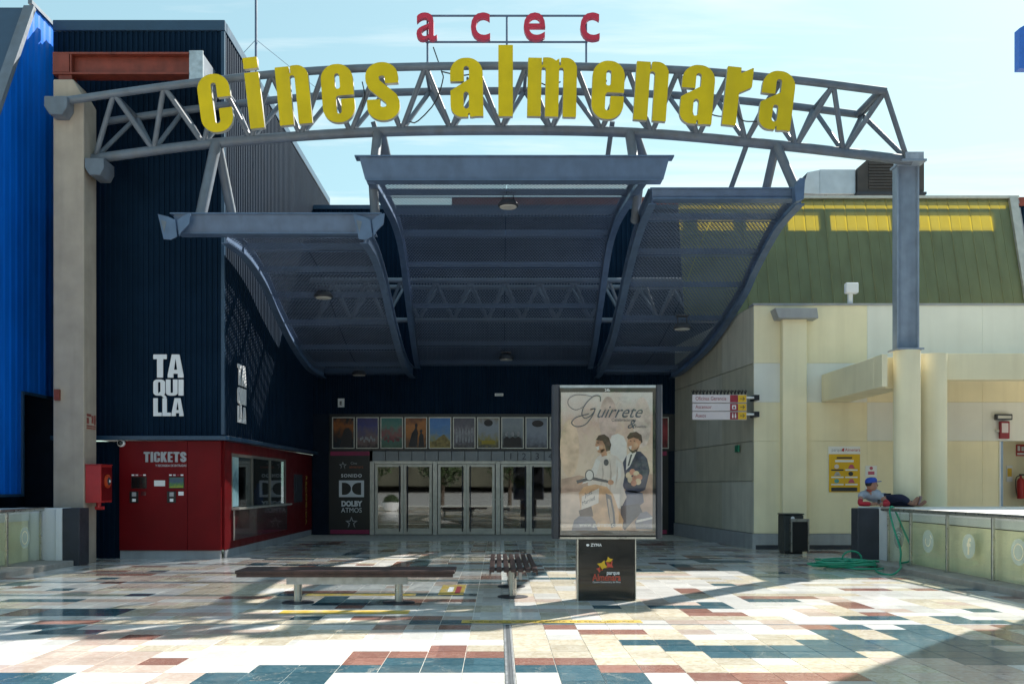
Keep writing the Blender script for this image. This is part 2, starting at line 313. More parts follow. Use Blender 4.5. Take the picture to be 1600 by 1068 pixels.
def perf_mat(name, col, pitch, hole):
    m, N, L, B = nodes_of(name)
    B.inputs['Base Color'].default_value = (*col, 1); B.inputs['Roughness'].default_value = 0.45; B.inputs['Metallic'].default_value = 0.2
    geo = N.new('ShaderNodeNewGeometry'); nz = N.new('ShaderNodeTexNoise'); nz.inputs['Scale'].default_value = 1.2; L.new(geo.outputs['Position'], nz.inputs['Vector'])
    mr = N.new('ShaderNodeMapRange'); mr.inputs['To Min'].default_value = 0.7; mr.inputs['To Max'].default_value = 1.3; L.new(nz.outputs['Fac'], mr.inputs['Value'])
    mu = N.new('ShaderNodeMix'); mu.data_type = 'RGBA'; mu.blend_type = 'MULTIPLY'; mu.inputs[0].default_value = 1; mu.inputs[6].default_value = (*col, 1); L.new(mr.outputs[0], mu.inputs[7]); L.new(mu.outputs[2], B.inputs['Base Color'])
    uv = N.new('ShaderNodeUVMap'); uv.uv_map = 'metres'
    def lattice(ox, oy):
        mp = N.new('ShaderNodeMapping'); mp.inputs['Scale'].default_value = (1/pitch, 1/(pitch*1.732), 0); mp.inputs['Location'].default_value = (ox, oy, 0); L.new(uv.outputs[0], mp.inputs[0])
        fr = N.new('ShaderNodeVectorMath'); fr.operation = 'FRACTION'; L.new(mp.outputs[0], fr.inputs[0])
        sb = N.new('ShaderNodeVectorMath'); sb.operation = 'SUBTRACT'; sb.inputs[1].default_value = (0.5, 0.5, 0); L.new(fr.outputs[0], sb.inputs[0])
        sc = N.new('ShaderNodeVectorMath'); sc.operation = 'MULTIPLY'; sc.inputs[1].default_value = (pitch, pitch*1.732, 0); L.new(sb.outputs[0], sc.inputs[0])
        ln = N.new('ShaderNodeVectorMath'); ln.operation = 'LENGTH'; L.new(sc.outputs[0], ln.inputs[0]); return ln.outputs['Value']
    mn = N.new('ShaderNodeMath'); mn.operation = 'MINIMUM'; L.new(lattice(0, 0), mn.inputs[0]); L.new(lattice(0.5, 0.5), mn.inputs[1])
    lt = N.new('ShaderNodeMath'); lt.operation = 'LESS_THAN'; lt.inputs[1].default_value = hole / 2; L.new(mn.outputs[0], lt.inputs[0])
    t = N.new('ShaderNodeBsdfTransparent'); mx = N.new('ShaderNodeMixShader'); L.new(lt.outputs[0], mx.inputs[0]); L.new(B.outputs[0], mx.inputs[1]); L.new(t.outputs[0], mx.inputs[2])
    o = [n for n in N if n.type == 'OUTPUT_MATERIAL'][0]; L.new(mx.outputs[0], o.inputs['Surface']); return m
m_perf = perf_mat('perforated_steel', (0.115, 0.155, 0.235), 0.075, 0.042)
def poster_mat(name, cols, seed, contrast=1.0):           # soft printed picture: warped vertical bands of colour
    m, N, L, B = nodes_of(name)
    tc_ = N.new('ShaderNodeTexCoord'); mp = N.new('ShaderNodeMapping'); mp.inputs['Location'].default_value = (seed*3.1, seed*1.7, seed); L.new(tc_.outputs['Generated'], mp.inputs[0])
    nz = N.new('ShaderNodeTexNoise'); nz.inputs['Scale'].default_value = 4.6; nz.inputs['Detail'].default_value = 11; nz.inputs['Roughness'].default_value = 0.62; L.new(mp.outputs[0], nz.inputs['Vector'])
    sp = N.new('ShaderNodeSeparateXYZ'); L.new(tc_.outputs['Generated'], sp.inputs[0])
    ma = N.new('ShaderNodeMath'); ma.operation = 'MULTIPLY_ADD'; ma.inputs[1].default_value = 0.62 * contrast; L.new(nz.outputs['Fac'], ma.inputs[0])
    sh = N.new('ShaderNodeMath'); sh.operation = 'ADD'; sh.inputs[1].default_value = -0.31 * contrast; L.new(sp.outputs['Z'], sh.inputs[0]); L.new(sh.outputs[0], ma.inputs[2])
    cr_ = N.new('ShaderNodeValToRGB'); el = cr_.color_ramp.elements
    while len(el) < len(cols): el.new(0.5)
    for i, c in enumerate(cols): el[i].position = i / (len(cols) - 1); el[i].color = (*c, 1)
    L.new(ma.outputs[0], cr_.inputs[0]); L.new(cr_.outputs[0], B.inputs['Base Color']); B.inputs['Roughness'].default_value = 0.25
    return m

# ------------------------------------------------------------------ lettering: own heavy condensed alphabet drawn as distance fields, and plain text
def rbox(X, Y, x0, x1, y0, y1, r=0.0):
    cx, cy, hx, hy = (x0+x1)/2, (y0+y1)/2, (x1-x0)/2 - r, (y1-y0)/2 - r
    qx, qy = np.abs(X-cx) - hx, np.abs(Y-cy) - hy
    return np.hypot(np.maximum(qx,0), np.maximum(qy,0)) + np.minimum(np.maximum(qx,qy),0) - r
def hp(X, Y, x0, y0, x1, y1):                             # half plane, negative on the right of the direction
    d = math.hypot(x1-x0, y1-y0); return ((x1-x0)*(Y-y0) - (y1-y0)*(X-x0)) / d
def U(*a):
    o = a[0]
    for b in a[1:]: o = np.minimum(o, b)
    return o
def S(a, *bs):
    for b in bs: a = np.maximum(a, -b)
    return a
def I(*a):
    o = a[0]
    for b in a[1:]: o = np.maximum(o, b)
    return o
def stroke(X, Y, pts, r):
    o = np.full_like(X, 9.0)
    for (ax_, ay), (bx, by) in zip(pts, pts[1:]):
        dx_, dy_ = bx-ax_, by-ay; l2 = dx_*dx_ + dy_*dy_ + 1e-12
        t = np.clip(((X-ax_)*dx_ + (Y-ay)*dy_)/l2, 0, 1)
        o = np.minimum(o, np.hypot(X-ax_-t*dx_, Y-ay-t*dy_) - r)
    return o
def arc(cx, cy, rx, ry, a0, a1, n=14): return [(cx+rx*math.cos(R(a0+(a1-a0)*i/n)), cy+ry*math.sin(R(a0+(a1-a0)*i/n))) for i in range(n+1)]
def glyph_field(ch, X, Y):
    b = lambda *a: rbox(X, Y, *a)
    if ch == 'c': return S(b(0,.55,0,1,.26), b(.235,.325,.15,.85,.044), b(.28,.7,.40,.59))
    if ch == 'i': return U(b(0,.245,0,.96), b(0,.245,1.03,1.22))
    if ch == 'l': return b(0,.25,0,1.22)
    if ch == 'n': return I(U(b(0,.24,0,1), S(b(.12,.56,-.6,1.01,.2), b(.235,.325,-.7,.84,.04), b(.236,.262,.88,1.1))), -Y)
    if ch == 'm': return I(U(b(0,.235,0,1), S(b(.1,.535,-.6,1.01,.19), b(.23,.305,-.7,.84,.036), b(.231,.255,.88,1.1)), S(b(.42,.84,-.6,1.01,.19), b(.535,.61,-.7,.84,.036), b(.5355,.56,.88,1.1), b(.3,.44,-1,2))), -Y)
    if ch == 'e': return S(b(0,.55,0,1,.26), b(.235,.32,.575,.84,.042), b(.235,.32,.15,.45,.042), b(.26,.7,.40,.46))
    if ch in 'sS':
        top = arc(.275,.76,.165,.125,0,180); mid = [(.11,.70),(.14,.62),(.42,.37),(.445,.30)]; bot = arc(.28,.24,.165,.125,0,-180)
        return S(stroke(X,Y,[(.44,.60)]+top+mid+bot+[(.115,.40)],.115), I(b(.3,.8,.3,.635), -hp(X,Y,.217,.706,.497,.456)), I(b(-.2,.27,.365,.62), hp(X,Y,.063,.534,.343,.284)))
    if ch == 'a':
        top = S(I(b(0,.56,.2,1,.26), .60-Y), b(.235,.325,.3,.86,.044))
        bowl = I(b(0,.56,-.01,.68,.2), hp(X,Y,0,.44,.33,.64))
        return S(U(S(top, b(-.1,.27,.3,.60)), b(.325,.56,0,.75), S(bowl, b(.225,.315,.13,.42,.045))), b(.30,.328,-.1,.055), b(.235,.325,.62,.86,.044))
    if ch == 'r': return U(b(0,.24,0,1), I(b(.2,.45,.5,1.01), hp(X,Y,.24,.90,.45,1.02), -hp(X,Y,.2,.54,.45,.68)))
    if ch == 'T': return U(b(0,.56,.8,1), b(.155,.405,0,1))
    if ch == 'A': return S(I(b(0,.66,0,1), hp(X,Y,-.02,0,.17,1.0), hp(X,Y,.49,1.0,.68,0)), I(b(.2,.46,.34,.84), hp(X,Y,.255,.3,.33,.86), hp(X,Y,.33,.86,.405,.3)), b(.235,.425,-.1,.17))
    if ch == 'Q': return U(S(b(0,.56,0,1,.2), b(.22,.34,.15,.85,.05)), stroke(X,Y,[(.34,.16),(.55,-.10)],.07))
    if ch == 'U': return I(S(b(0,.56,0,1.5,.2), b(.22,.34,.17,1.6,.05)), Y-1)
    if ch == 'I': return b(0,.24,0,1)
    if ch == 'L': return U(b(0,.24,0,1), b(0,.46,0,.2))
    if ch == 'C': return S(b(0,.55,0,1,.2), b(.22,.33,.15,.85,.05), b(.26,.7,.40,.62))
    if ch == 'E': return U(b(0,.22,0,1), b(0,.44,0,.18), b(0,.42,.41,.59), b(0,.44,.82,1))
    if ch == 'K': return U(b(0,.22,0,1), I(b(.1,.58,0,1), stroke(X,Y,[(.15,.42),(.50,1.1)],.11)), I(b(.1,.6,0,1), stroke(X,Y,[(.22,.62),(.50,-.1)],.11)))
    return b(0,.3,0,1)
def contours(ch, res=0.0125):
    xs = np.arange(-0.08, 0.98, res); ys = np.arange(-0.2, 1.34, res); X, Y = np.meshgrid(xs, ys)
    Fd = glyph_field(ch, X, Y) + 1e-9; ins = Fd < 0; segs = {}
    ny, nx = Fd.shape
    code = ins[:-1,:-1]*1 + ins[:-1,1:]*2 + ins[1:,1:]*4 + ins[1:,:-1]*8
    def ed(i, j, e):                                      # key and point of a crossed cell edge
        if e == 0: k, (a, b_) = ('h', i, j), ((i,j),(i,j+1))
        elif e == 1: k, (a, b_) = ('v', i, j+1), ((i,j+1),(i+1,j+1))
        elif e == 2: k, (a, b_) = ('h', i+1, j), ((i+1,j),(i+1,j+1))
        else: k, (a, b_) = ('v', i, j), ((i,j),(i+1,j))
        fa, fb = Fd[a], Fd[b_]; t = fa/(fa-fb)
        pts_[k] = (xs[a[1]] + (xs[b_[1]]-xs[a[1]])*t, ys[a[0]] + (ys[b_[0]]-ys[a[0]])*t); return k
    pts_ = {}
    TAB = {1:[(3,0)],2:[(0,1)],3:[(3,1)],4:[(1,2)],5:[(3,2),(1,0)],6:[(0,2)],7:[(3,2)],8:[(2,3)],9:[(2,0)],10:[(0,3),(2,1)],11:[(2,1)],12:[(1,3)],13:[(1,0)],14:[(0,3)]}
    for i, j in zip(*np.nonzero((code > 0) & (code < 15))):
        for e0, e1 in TAB[int(code[i, j])]: segs[ed(i, j, e0)] = ed(i, j, e1)
    loops = []
    while segs:
        k0 = next(iter(segs)); lp = []; k = k0
        while k in segs: lp.append(pts_[k]); k = segs.pop(k)
        if len(lp) > 6: loops.append(lp)
    def dp(p, eps):
        if len(p) < 3: return p
        a, b_ = np.array(p[0]), np.array(p[-1]); d = b_ - a; l = np.hypot(*d) + 1e-12
        q = np.array(p[1:-1]) - a; dist = np.abs(q[:,0]*d[1]-q[:,1]*d[0])/l; k = int(dist.argmax())
        if dist[k] < eps: return [p[0], p[-1]]
        return dp(p[:k+2], eps)[:-1] + dp(p[k+1:], eps)
    out = []
    for lp in loops:
        h = len(lp)//2; out.append(dp(lp[:h+1], 0.0016)[:-1] + dp(lp[h:]+lp[:1], 0.0016)[:-1])
    return out
GLY = {}
def glyph_curve(ch, extrude, sx=1.0, bevel=0.0):
    key = (ch, round(extrude,4), sx)
    if key in GLY: return GLY[key]
    cu = bpy.data.curves.new('letter', 'CURVE'); cu.dimensions = '2D'; cu.fill_mode = 'BOTH'; cu.extrude = extrude; cu.bevel_depth = bevel; cu.bevel_resolution = 0
    for lp in contours(ch):
        sp = cu.splines.new('POLY'); sp.points.add(len(lp)-1); sp.use_cyclic_u = True
        for p, (x, y) in zip(sp.points, lp): p.co = (x*sx, y, 0, 1)
    GLY[key] = cu; return cu
ADV = {'c':.55,'i':.245,'l':.25,'n':.56,'m':.84,'e':.55,'s':.56,'a':.56,'r':.45,'T':.56,'A':.66,'Q':.56,'U':.56,'I':.24,'L':.46,'C':.55,'E':.44,'K':.58,'S':.56}
def place(o, parent, loc, rot, name=None):
    COL.objects.link(o); off = wloc(parent)
    if parent: o.parent = parent
    o.location = Vector(loc) - off; o.rotation_euler = rot; WLOC[o.name] = Vector(off); return o
FRONT = (R(90), 0, 0)
def heavy(s, parent, x, Y, z, h, mat_, gap=0.06, width=None, rotz=0, ext=0.02, name='letter'):   # a word in the heavy alphabet, baseline z
    tot = sum(ADV[c] for c in s) + gap*(len(s)-1); sx = (width/h)/tot if width else 1.0; u = 0; outs = []
    for c in s:
        cu = glyph_curve(c, ext/h, round(sx, 3)); o = bpy.data.objects.new(name, cu)
        if not cu.materials: cu.materials.append(mat_)
        d = u*sx*h; place(o, parent, (x + d*math.cos(rotz), Y + d*math.sin(rotz), z), (R(90), 0, rotz)); o.scale = (h, h, h)
        u += ADV[c] + gap; outs.append(o)
    return outs
def text(s, parent, loc, size, mat_, name='lettering', align='LEFT', sx=1.0, shear=0.0, rotz=0, ext=0.001, off=0.0, rot=None, spacing=1.0):
    cu = bpy.data.curves.new(name, 'FONT'); cu.body = s; cu.size = size; cu.align_x = align; cu.align_y = 'BOTTOM_BASELINE'; cu.extrude = ext; cu.shear = shear; cu.offset = off; cu.space_character = spacing
    cu.resolution_u = 4; cu.materials.append(mat_)
    o = bpy.data.objects.new(name, cu); place(o, parent, loc, rot or (R(90), 0, rotz)); o.scale = (sx, 1, 1)
    if len(s) > 1: o['kind'] = 'stuff'
    return o
def flat(name, pts, Y, mat_, parent, t=0.002):            # a flat printed shape (x, z outline) just proud of a sheet
    return MB().prism(pts, Y, Y - t).build(name, mat_, parent, smooth=False)
def ell(cx, cz, rx, rz, n=20, a0=0, a1=360):
    k = n if a1 - a0 >= 360 else n + 1
    return [(cx + rx*math.cos(R(a0+(a1-a0)*i/n)), cz + rz*math.sin(R(a0+(a1-a0)*i/n))) for i in range(k)]
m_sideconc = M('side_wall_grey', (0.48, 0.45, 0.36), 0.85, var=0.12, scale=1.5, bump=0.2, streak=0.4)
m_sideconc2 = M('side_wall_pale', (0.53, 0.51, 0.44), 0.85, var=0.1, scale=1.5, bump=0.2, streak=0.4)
m_colsteel_lit = M('column_steel_lit', (0.27, 0.32, 0.39), 0.42, var=0.14, scale=4, streak=0.3)  # grey steel made lighter: bounce light off the floor is put into the colour
m_winframe = M('window_frame_metal', (0.22, 0.20, 0.17), 0.4, metal=0.3)
m_fascia = M('fascia_metal', (0.20, 0.21, 0.225), 0.4, metal=0.3, var=0.1)

# ================================================================== THE SETTING
g = MB().box(-900, 900, -900, 1500, -0.45, -0.30).build('ground', m_asphalt, kind='structure')
# ---- plaza floor: grout bed, tiles on a grid, the nearest ones single pieces
plaza = thing('plaza_floor', (0, 10, 0), 'paved plaza floor of white cream brick and teal tiles', 'floor', kind='structure')
del plaza['category']
MB().box(-30, 30, -12, 36, -0.30, -0.006).build('grout_bed', m_grout, plaza)
ROWS = {  # photographed pattern near the camera: columns right of the drain, columns left of it
 -1: ('WTTWWBWWCCPP', 'WWWWTTTPWWTTWW'),
  0: ('WTTWBBBBCPPPCB', 'WWWWTTTPWWTTWP'),
  1: ('TTBBCCCCCCPPWC', 'TTTTTTWWPPWPPW'),
  2: ('BBCCCCWCCPPTTT', 'TTTBWWWWBPPPWW'),
  3: ('CCCCCTTTTCTTTT', 'BBBBWWWWWPPPWWW'),
  4: ('CCCCTTTTTTTTTPC', 'CBWWWWWWCCWPWWWW'),
  5: ('CCCTTCCCTTTTTTBC', 'WWWWWWCCWWPPWWWW'),
  6: ('CWCCCWWCCTCTTPBCW', 'CWWWCCCCCPBPPWWWWP'),
  7: ('CWBBCPWWWTCTTCBCWP', 'CWWPCCCPPPPPTTWWPW'),
  8: ('CBWWWCWWPBTWTCPBCW', 'PBPBWWCWWPWWWTTWWC'),
  9: ('CWCPBCBBWWBTCWBCPW', 'WBCWWPPWCWWBBPWWWT')}
rt = random.Random(11)
def rand_row(n, r):
    out = []
    while len(out) < n:
        c = rt.choices('WCPBT', (50, 20, 15, 9, 6))[0]
        k = rt.choices((1, 2, 3), (50, 34, 16))[0]
        out += [c] * k
    return out[:n]
tile_mesh = {}
GAP = 0.005
for k, m_ in TILE.items():
    b = MB(); x, y, e = TX/2 - GAP/2, TY/2 - GAP/2, 0.0015
    b.add([(-x,-y,-0.012),(x,-y,-0.012),(x,y,-0.012),(-x,y,-0.012),(-x+e,-y+e,0),(x-e,-y+e,0),(x-e,y-e,0),(-x+e,y-e,0)], [(4,5,6,7),(0,1,5,4),(1,2,6,5),(2,3,7,6),(3,0,4,7)])
    tile_mesh[k] = b.mesh(smooth=False, name='tile'); tile_mesh[k].materials.append(m_)
rest = MB(); order = 'WCPBT'; cand = []
Y_STRIP = 10.112
def tile_y(r): return 7.206 + (r + 0.5) * TY if r <= 8 else 10.135 + (r - 10 + 0.5) * TY
prev = None
for r in range(-50, 57):
    yc = tile_y(r)
    if r == 9: continue
    if yc > 28.1: break
    nR, nL = 52, 52
    rr_, ll_ = rand_row(nR, r), rand_row(nL, r)
    if prev and rt.random() < 0.9:                        # some runs carry on into the next row, in blocks as in the photograph
        for row, pr in ((rr_, prev[0]), (ll_, prev[1])):
            for _ in range(6):
                a_ = rt.randrange(0, 50); k_ = rt.choice((1, 2, 2, 3))
                row[a_:a_+k_] = pr[a_:a_+k_]
            del row[52:]
    if r in ROWS:
        for row, src in ((rr_, ROWS[r][0]), (ll_, ROWS[r][1])): row[:len(src)] = list(src)
    prev = (rr_, ll_)
    for side in (0, 1):
        for c, ch in enumerate((rr_, ll_)[side]):
            xc = 0.132 + (c + 0.5) * TX if side == 0 else 0.050 - (c + 0.5) * TX
            if not (-13.6 < xc < 13.6): continue
            vis = yc > 6.95 and -0.53 * yc < xc < 0.555 * yc
            cand.append((yc if vis else 99, xc, yc, ch))
cand.sort(key=lambda t: t[0])
jit = random.Random(3)
for i, (_, xc, yc, ch) in enumerate(cand):
    if i < 300:
        o = bpy.data.objects.new('tile', tile_mesh[ch]); COL.objects.link(o); o.parent = plaza
        o.location = (xc, yc - 10, jit.uniform(-0.0006, 0.0006)); o.rotation_euler = (jit.uniform(-0.0012, 0.0012), jit.uniform(-0.0012, 0.0012), 0)
    else:
        x, y, e, z = TX/2 - GAP/2, TY/2 - GAP/2, 0.0015, jit.uniform(-0.0008, 0.0008)
        rest.add([(xc-x,yc-y,-0.012),(xc+x,yc-y,-0.012),(xc+x,yc+y,-0.012),(xc-x,yc+y,-0.012),(xc-x+e,yc-y+e,z),(xc+x-e,yc-y+e,z),(xc+x-e,yc+y-e,z),(xc-x+e,yc+y-e,z)],
                 [(4,5,6,7),(0,1,5,4),(1,2,6,5),(2,3,7,6),(3,0,4,7)], order.index(ch))
rest.build('tile_field', [TILE[c] for c in order], plaza, kind='stuff', smooth=False)
# joints in the paving
j1 = MB(); j1.box(0.054, 0.072, -10, Y_STRIP - 0.02, -0.01, 0.004).box(0.112, 0.128, -10, Y_STRIP - 0.02, -0.01, 0.004)
j1.build('joint_rail', m_galv, plaza)
MB().box(0.073, 0.111, -10, Y_STRIP - 0.02, -0.01, 0.0005).box(0.088, 0.096, -10, Y_STRIP - 0.02, 0.0004, 0.003).build('joint_seal', m_rubber, plaza)
MB().box(-13, 13, Y_STRIP - 0.016, Y_STRIP - 0.008, -0.01, 0.003).box(-13, 13, Y_STRIP + 0.008, Y_STRIP + 0.016, -0.01, 0.003).build('joint_rail', m_galv, plaza)
MB().box(-13, 13, Y_STRIP - 0.0075, Y_STRIP + 0.0075, -0.01, 0.0008).build('joint_seal', m_rubber, plaza)
MB().prism([(5.97, 17.4), (5.99, 17.4), (6.36, 9.0), (6.34, 9.0)], -0.004, 0.0025, 'Z').build('joint_strip', m_rubber, plaza)
# floor stickers
def sticker(x0, x1, y0, y1, label):
    t = thing('floor_sticker', ((x0+x1)/2, (y0+y1)/2, 0), label, 'sticker', 'yellow stickers on the floor')
    b = MB(); b.box(x0, x1, y0, y1, 0.0015, 0.003); b.build('vinyl', m_yellowpaint, t); return t
st = sticker(ax(722, 10.45), ax(1000, 10.45), 10.22, 10.44, 'long yellow floor sticker with dark writing before the advertising stand')
text('RESPETE LA DISTANCIA DE SEGURIDAD', st, ((ax(722,10.45)+ax(1000,10.45))/2, 10.28, 0.0034), 0.1, m_black, align='CENTER', rot=(0, 0, 0), ext=0.0002, sx=1.0)
st = sticker(ax(688, 13.4), ax(726, 13.4), 12.85, 14.1, 'square yellow floor sticker between the two benches')
MB().box(ax(700,13.4), ax(708,13.4), 13.2, 13.8, 0.0032, 0.0036).build('print', m_white, st); MB().box(ax(712,13.4), ax(720,13.4), 13.0, 13.9, 0.0032, 0.0036).build('print', m_maroon, st)
sticker(ax(440, 11.15), ax(640, 11.15), 10.95, 11.25, 'yellow floor strip just in front of the long bench')
sticker(ax(480, 12.9), ax(650, 12.9), 12.75, 12.98, 'yellow floor strip under the long bench')

# ================================================================== DARK CINEMA BUILDING
YF, XS, YB, ZR = 19.1, -5.48, 28.3, 10.69                # front face, side face, entrance wall, roof
def corr(b, p, q, z0, z1, nrm, pitch=0.2, depth=0.035, zt=None):   # trapezoidal sheet standing from p to q, ribs along nrm
    p, q, nrm = Vector(p), Vector(q), Vector(nrm); d = q - p; L_ = d.length; d.normalize(); n = max(1, int(L_/pitch)); s_ = L_/n
    prof = []
    for i in range(n):
        for u, h in ((0, 0), (0.42, 0), (0.52, 1), (0.90, 1)): prof.append(((i+u)*s_, h*depth))
    prof.append((L_, 0)); vs_ = []
    for u, h in prof:
        a = p + d*u + nrm*h; vs_ += [(a.x, a.y, z0), (a.x, a.y, z1)]
    b.add(vs_, [(2*i, 2*i+2, 2*i+3, 2*i+1) for i in range(len(prof)-1)]); return b
ZL = 2.385
XW = ax(84, YF)
cine = thing('cinema_building', (XS - 1, 22, 0), 'tall dark navy cinema block of ribbed metal sheet around the glass entrance', 'building')
corr(MB(), (XW, YF, 0), (XS, YF, 0), ZL + 0.06, ZR - 0.22, (0, -1, 0), 0.105, 0.028).build('front_wall', m_navy, cine, smooth=False)
corr(MB(), (XS, YF + 0.02, 0), (XS, 30.9, 0), ZL + 0.06, ZR - 0.22, (1, 0, 0), 0.14, 0.028).build('side_wall', m_navy, cine, smooth=False)
MB().box(XW, XS - 0.03, YF + 0.06, 29.2, ZL + 0.07, ZR - 0.26).build('core', m_navy_dk, cine)
MB().box(XW, XS + 0.045, YF - 0.05, YF + 0.1, ZR - 0.21, ZR).box(XS - 0.06, XS + 0.05, YF + 0.101, 30.95, ZR - 0.21, ZR).build('roof_flashing', m_navytrim, cine, bevel=0.01)
MB().box(XS - 0.03, XS + 0.036, YF - 0.036, YF + 0.03, ZL + 0.08, ZR - 0.22).build('corner_flashing', m_navytrim, cine)
MB().box(XW, XS - 0.1, YF + 0.3, 29, ZR - 0.2, ZR - 0.1).build('roof', m_navy_dk, cine)
corr(MB(), (XW, YF + 0.1, 0), (ax(187, YF) - 0.01, YF + 0.1, 0), 0, ZL - 0.05, (0, -1, 0), 0.105, 0.028).build('lower_wall', m_navy, cine, smooth=False)
MB().prism([(XW, YF - 0.16), (XS + 0.10, YF - 0.16), (XS + 0.16, YF - 0.10), (XS + 0.16, YB), (XS - 0.05, YB), (XS - 0.05, YF + 0.1), (XW, YF + 0.1)], ZL - 0.03, ZL + 0.055, 'Z').build('ledge', m_navytrim, cine, bevel=0.008)
# entrance wall at the back
corr(MB(), (XS, YB, 0), (5.25, YB, 0), 3.56, 9.6, (0, -1, 0), 0.14, 0.03).build('entrance_wall', m_navy, cine, smooth=False)
MB().box(XS, 5.25, YB + 0.05, 29.3, 2.52, 9.55).build('entrance_core', m_navy_dk, cine)
MB().box(XS, 5.3, YB - 0.05, YB + 0.04, 9.58, 9.7).build('roof_flashing', m_navytrim, cine)
MB().box(-4.98, 5.25, YB - 0.02, YB + 0.04, 2.47, 3.555).build('poster_backing', m_black, cine)
XD0, PIT, NP = -3.72, 1.85, 4; XD1 = XD0 + NP*PIT
MB().box(XS, -5.0, YB, YB + 0.3, 0, 3.56).build('entrance_cheek', m_navy_dk, cine); MB().box(5.0, 5.3, YB + 0.0, YB + 0.3, 0, 2.47).build('entrance_cheek', m_navy_dk, cine)
# metal fascia over the doors, single cassettes
for i in range(19):
    x0 = XD0 + i*(XD1-XD0)/19
    MB().box(x0 + 0.006, x0 + (XD1-XD0)/19 - 0.006, YB - 0.045, YB + 0.03, 2.17, 2.462).build('fascia_panel', m_fascia, cine, bevel=0.005)
for i, ch in enumerate('1234'):
    text(ch, cine, (0.36 + i*0.39, YB - 0.047, 2.22), 0.27, m_darkgrey, name='door_number', align='CENTER', ext=0.002)
# doors: frame posts, leaves with pane and pull bar
for k in range(NP + 1):
    x = XD0 + k*PIT; MB().box(x - 0.07, x + 0.07, YB - 0.08, YB + 0.08, 0, 2.165).build('door_post', m_alu, cine, bevel=0.01)
MB().box(XD0, XD1, YB - 0.06, YB + 0.06, 2.085, 2.168).build('door_head', m_alu, cine)
for k in range(NP):
    for s_ in (0, 1):
        xa = XD0 + k*PIT + 0.085 + s_*(PIT - 0.17)/2; xb = xa + (PIT - 0.17)/2 - 0.008
        f = MB(); w = 0.075
        f.box(xa, xa + w, YB - 0.03, YB + 0.03, 0.015, 2.075).box(xb - w, xb, YB - 0.03, YB + 0.03, 0.015, 2.075)
        f.box(xa + w, xb - w, YB - 0.028, YB + 0.028, 0.015, 0.19).box(xa + w, xb - w, YB - 0.028, YB + 0.028, 2.0, 2.075)
        d = f.build('door', m_alu, cine)
        MB().box(xa + w, xb - w, YB - 0.006, YB + 0.006, 0.19, 2.0).build('pane', m_glass, d)
        xh = xb - 0.11 if s_ == 0 else xa + 0.11
        h = MB().tube([(xh, YB - 0.075, 0.1), (xh, YB - 0.075, 2.03)], 0.016, 10)
        for zz in (0.35, 1.8): h.tube([(xh, YB - 0.075, zz), (xh, YB - 0.02, zz)], 0.01, 8)
        h.build('pull_bar', m_darkgrey, d)
# black side panels beside the doors
MB().box(-5.0, XD0 - 0.075, YB - 0.03, YB + 0.04, 0.0, 2.47).build('side_panel', m_black, cine)
MB().box(-4.95, XD0 - 0.08, YB - 0.035, YB - 0.0305, 0.03, 0.15).build('magenta_strip', m_magenta, cine); MB().box(-4.95, XD0 - 0.08, YB - 0.035, YB - 0.0305, 2.33, 2.455).build('magenta_strip', m_magenta, cine)
MB().box(XD1 + 0.075, 5.0, YB - 0.03, YB + 0.04, 0.0, 2.47).build('side_panel', m_black, cine)
MB().box(XD1 + 0.08, 4.95, YB - 0.035, YB - 0.0305, 0.03, 0.15).build('magenta_strip', m_magenta, cine); MB().box(XD1 + 0.08, 4.95, YB - 0.035, YB - 0.0305, 2.33, 2.455).build('magenta_strip', m_magenta, cine)
# lobby behind the glass
lob = thing('lobby', (0, 31, 0), 'dim lobby behind the glass entrance doors', 'room', kind='structure'); del lob['category']
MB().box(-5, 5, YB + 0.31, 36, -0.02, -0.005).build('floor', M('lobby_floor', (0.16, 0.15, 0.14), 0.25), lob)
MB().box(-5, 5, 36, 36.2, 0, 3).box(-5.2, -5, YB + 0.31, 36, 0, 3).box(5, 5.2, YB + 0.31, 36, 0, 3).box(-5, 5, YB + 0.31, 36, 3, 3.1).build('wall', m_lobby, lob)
cnt = thing('lobby_counter', (0.4, 32.5, 0), 'dark red counter inside the lobby behind the doors', 'counter')
MB().box(-2.0, 2.3, 32.2, 33.0, 0, 0.95).build('body', m_red_dk, cnt); MB().box(-2.05, 2.35, 32.15, 33.05, 0.952, 1.0).build('top', m_alu, cnt)
stn = thing('lobby_display', (1.2, 30.2, 0), 'blue and yellow film display standing inside the third door pair', 'display')
MB().box(0.35, 1.15, 30.2, 30.26, 0.1, 1.95).build('frame', m_black, stn)
flat('print', [(0.42, 0.7), (1.08, 0.7), (1.08, 1.85), (0.42, 1.85)], 30.198, poster_mat('display_print', [(0.35,0.02,0.02),(0.02,0.04,0.35),(0.02,0.05,0.3),(0.5,0.4,0.05),(0.01,0.01,0.02)], 4), stn)

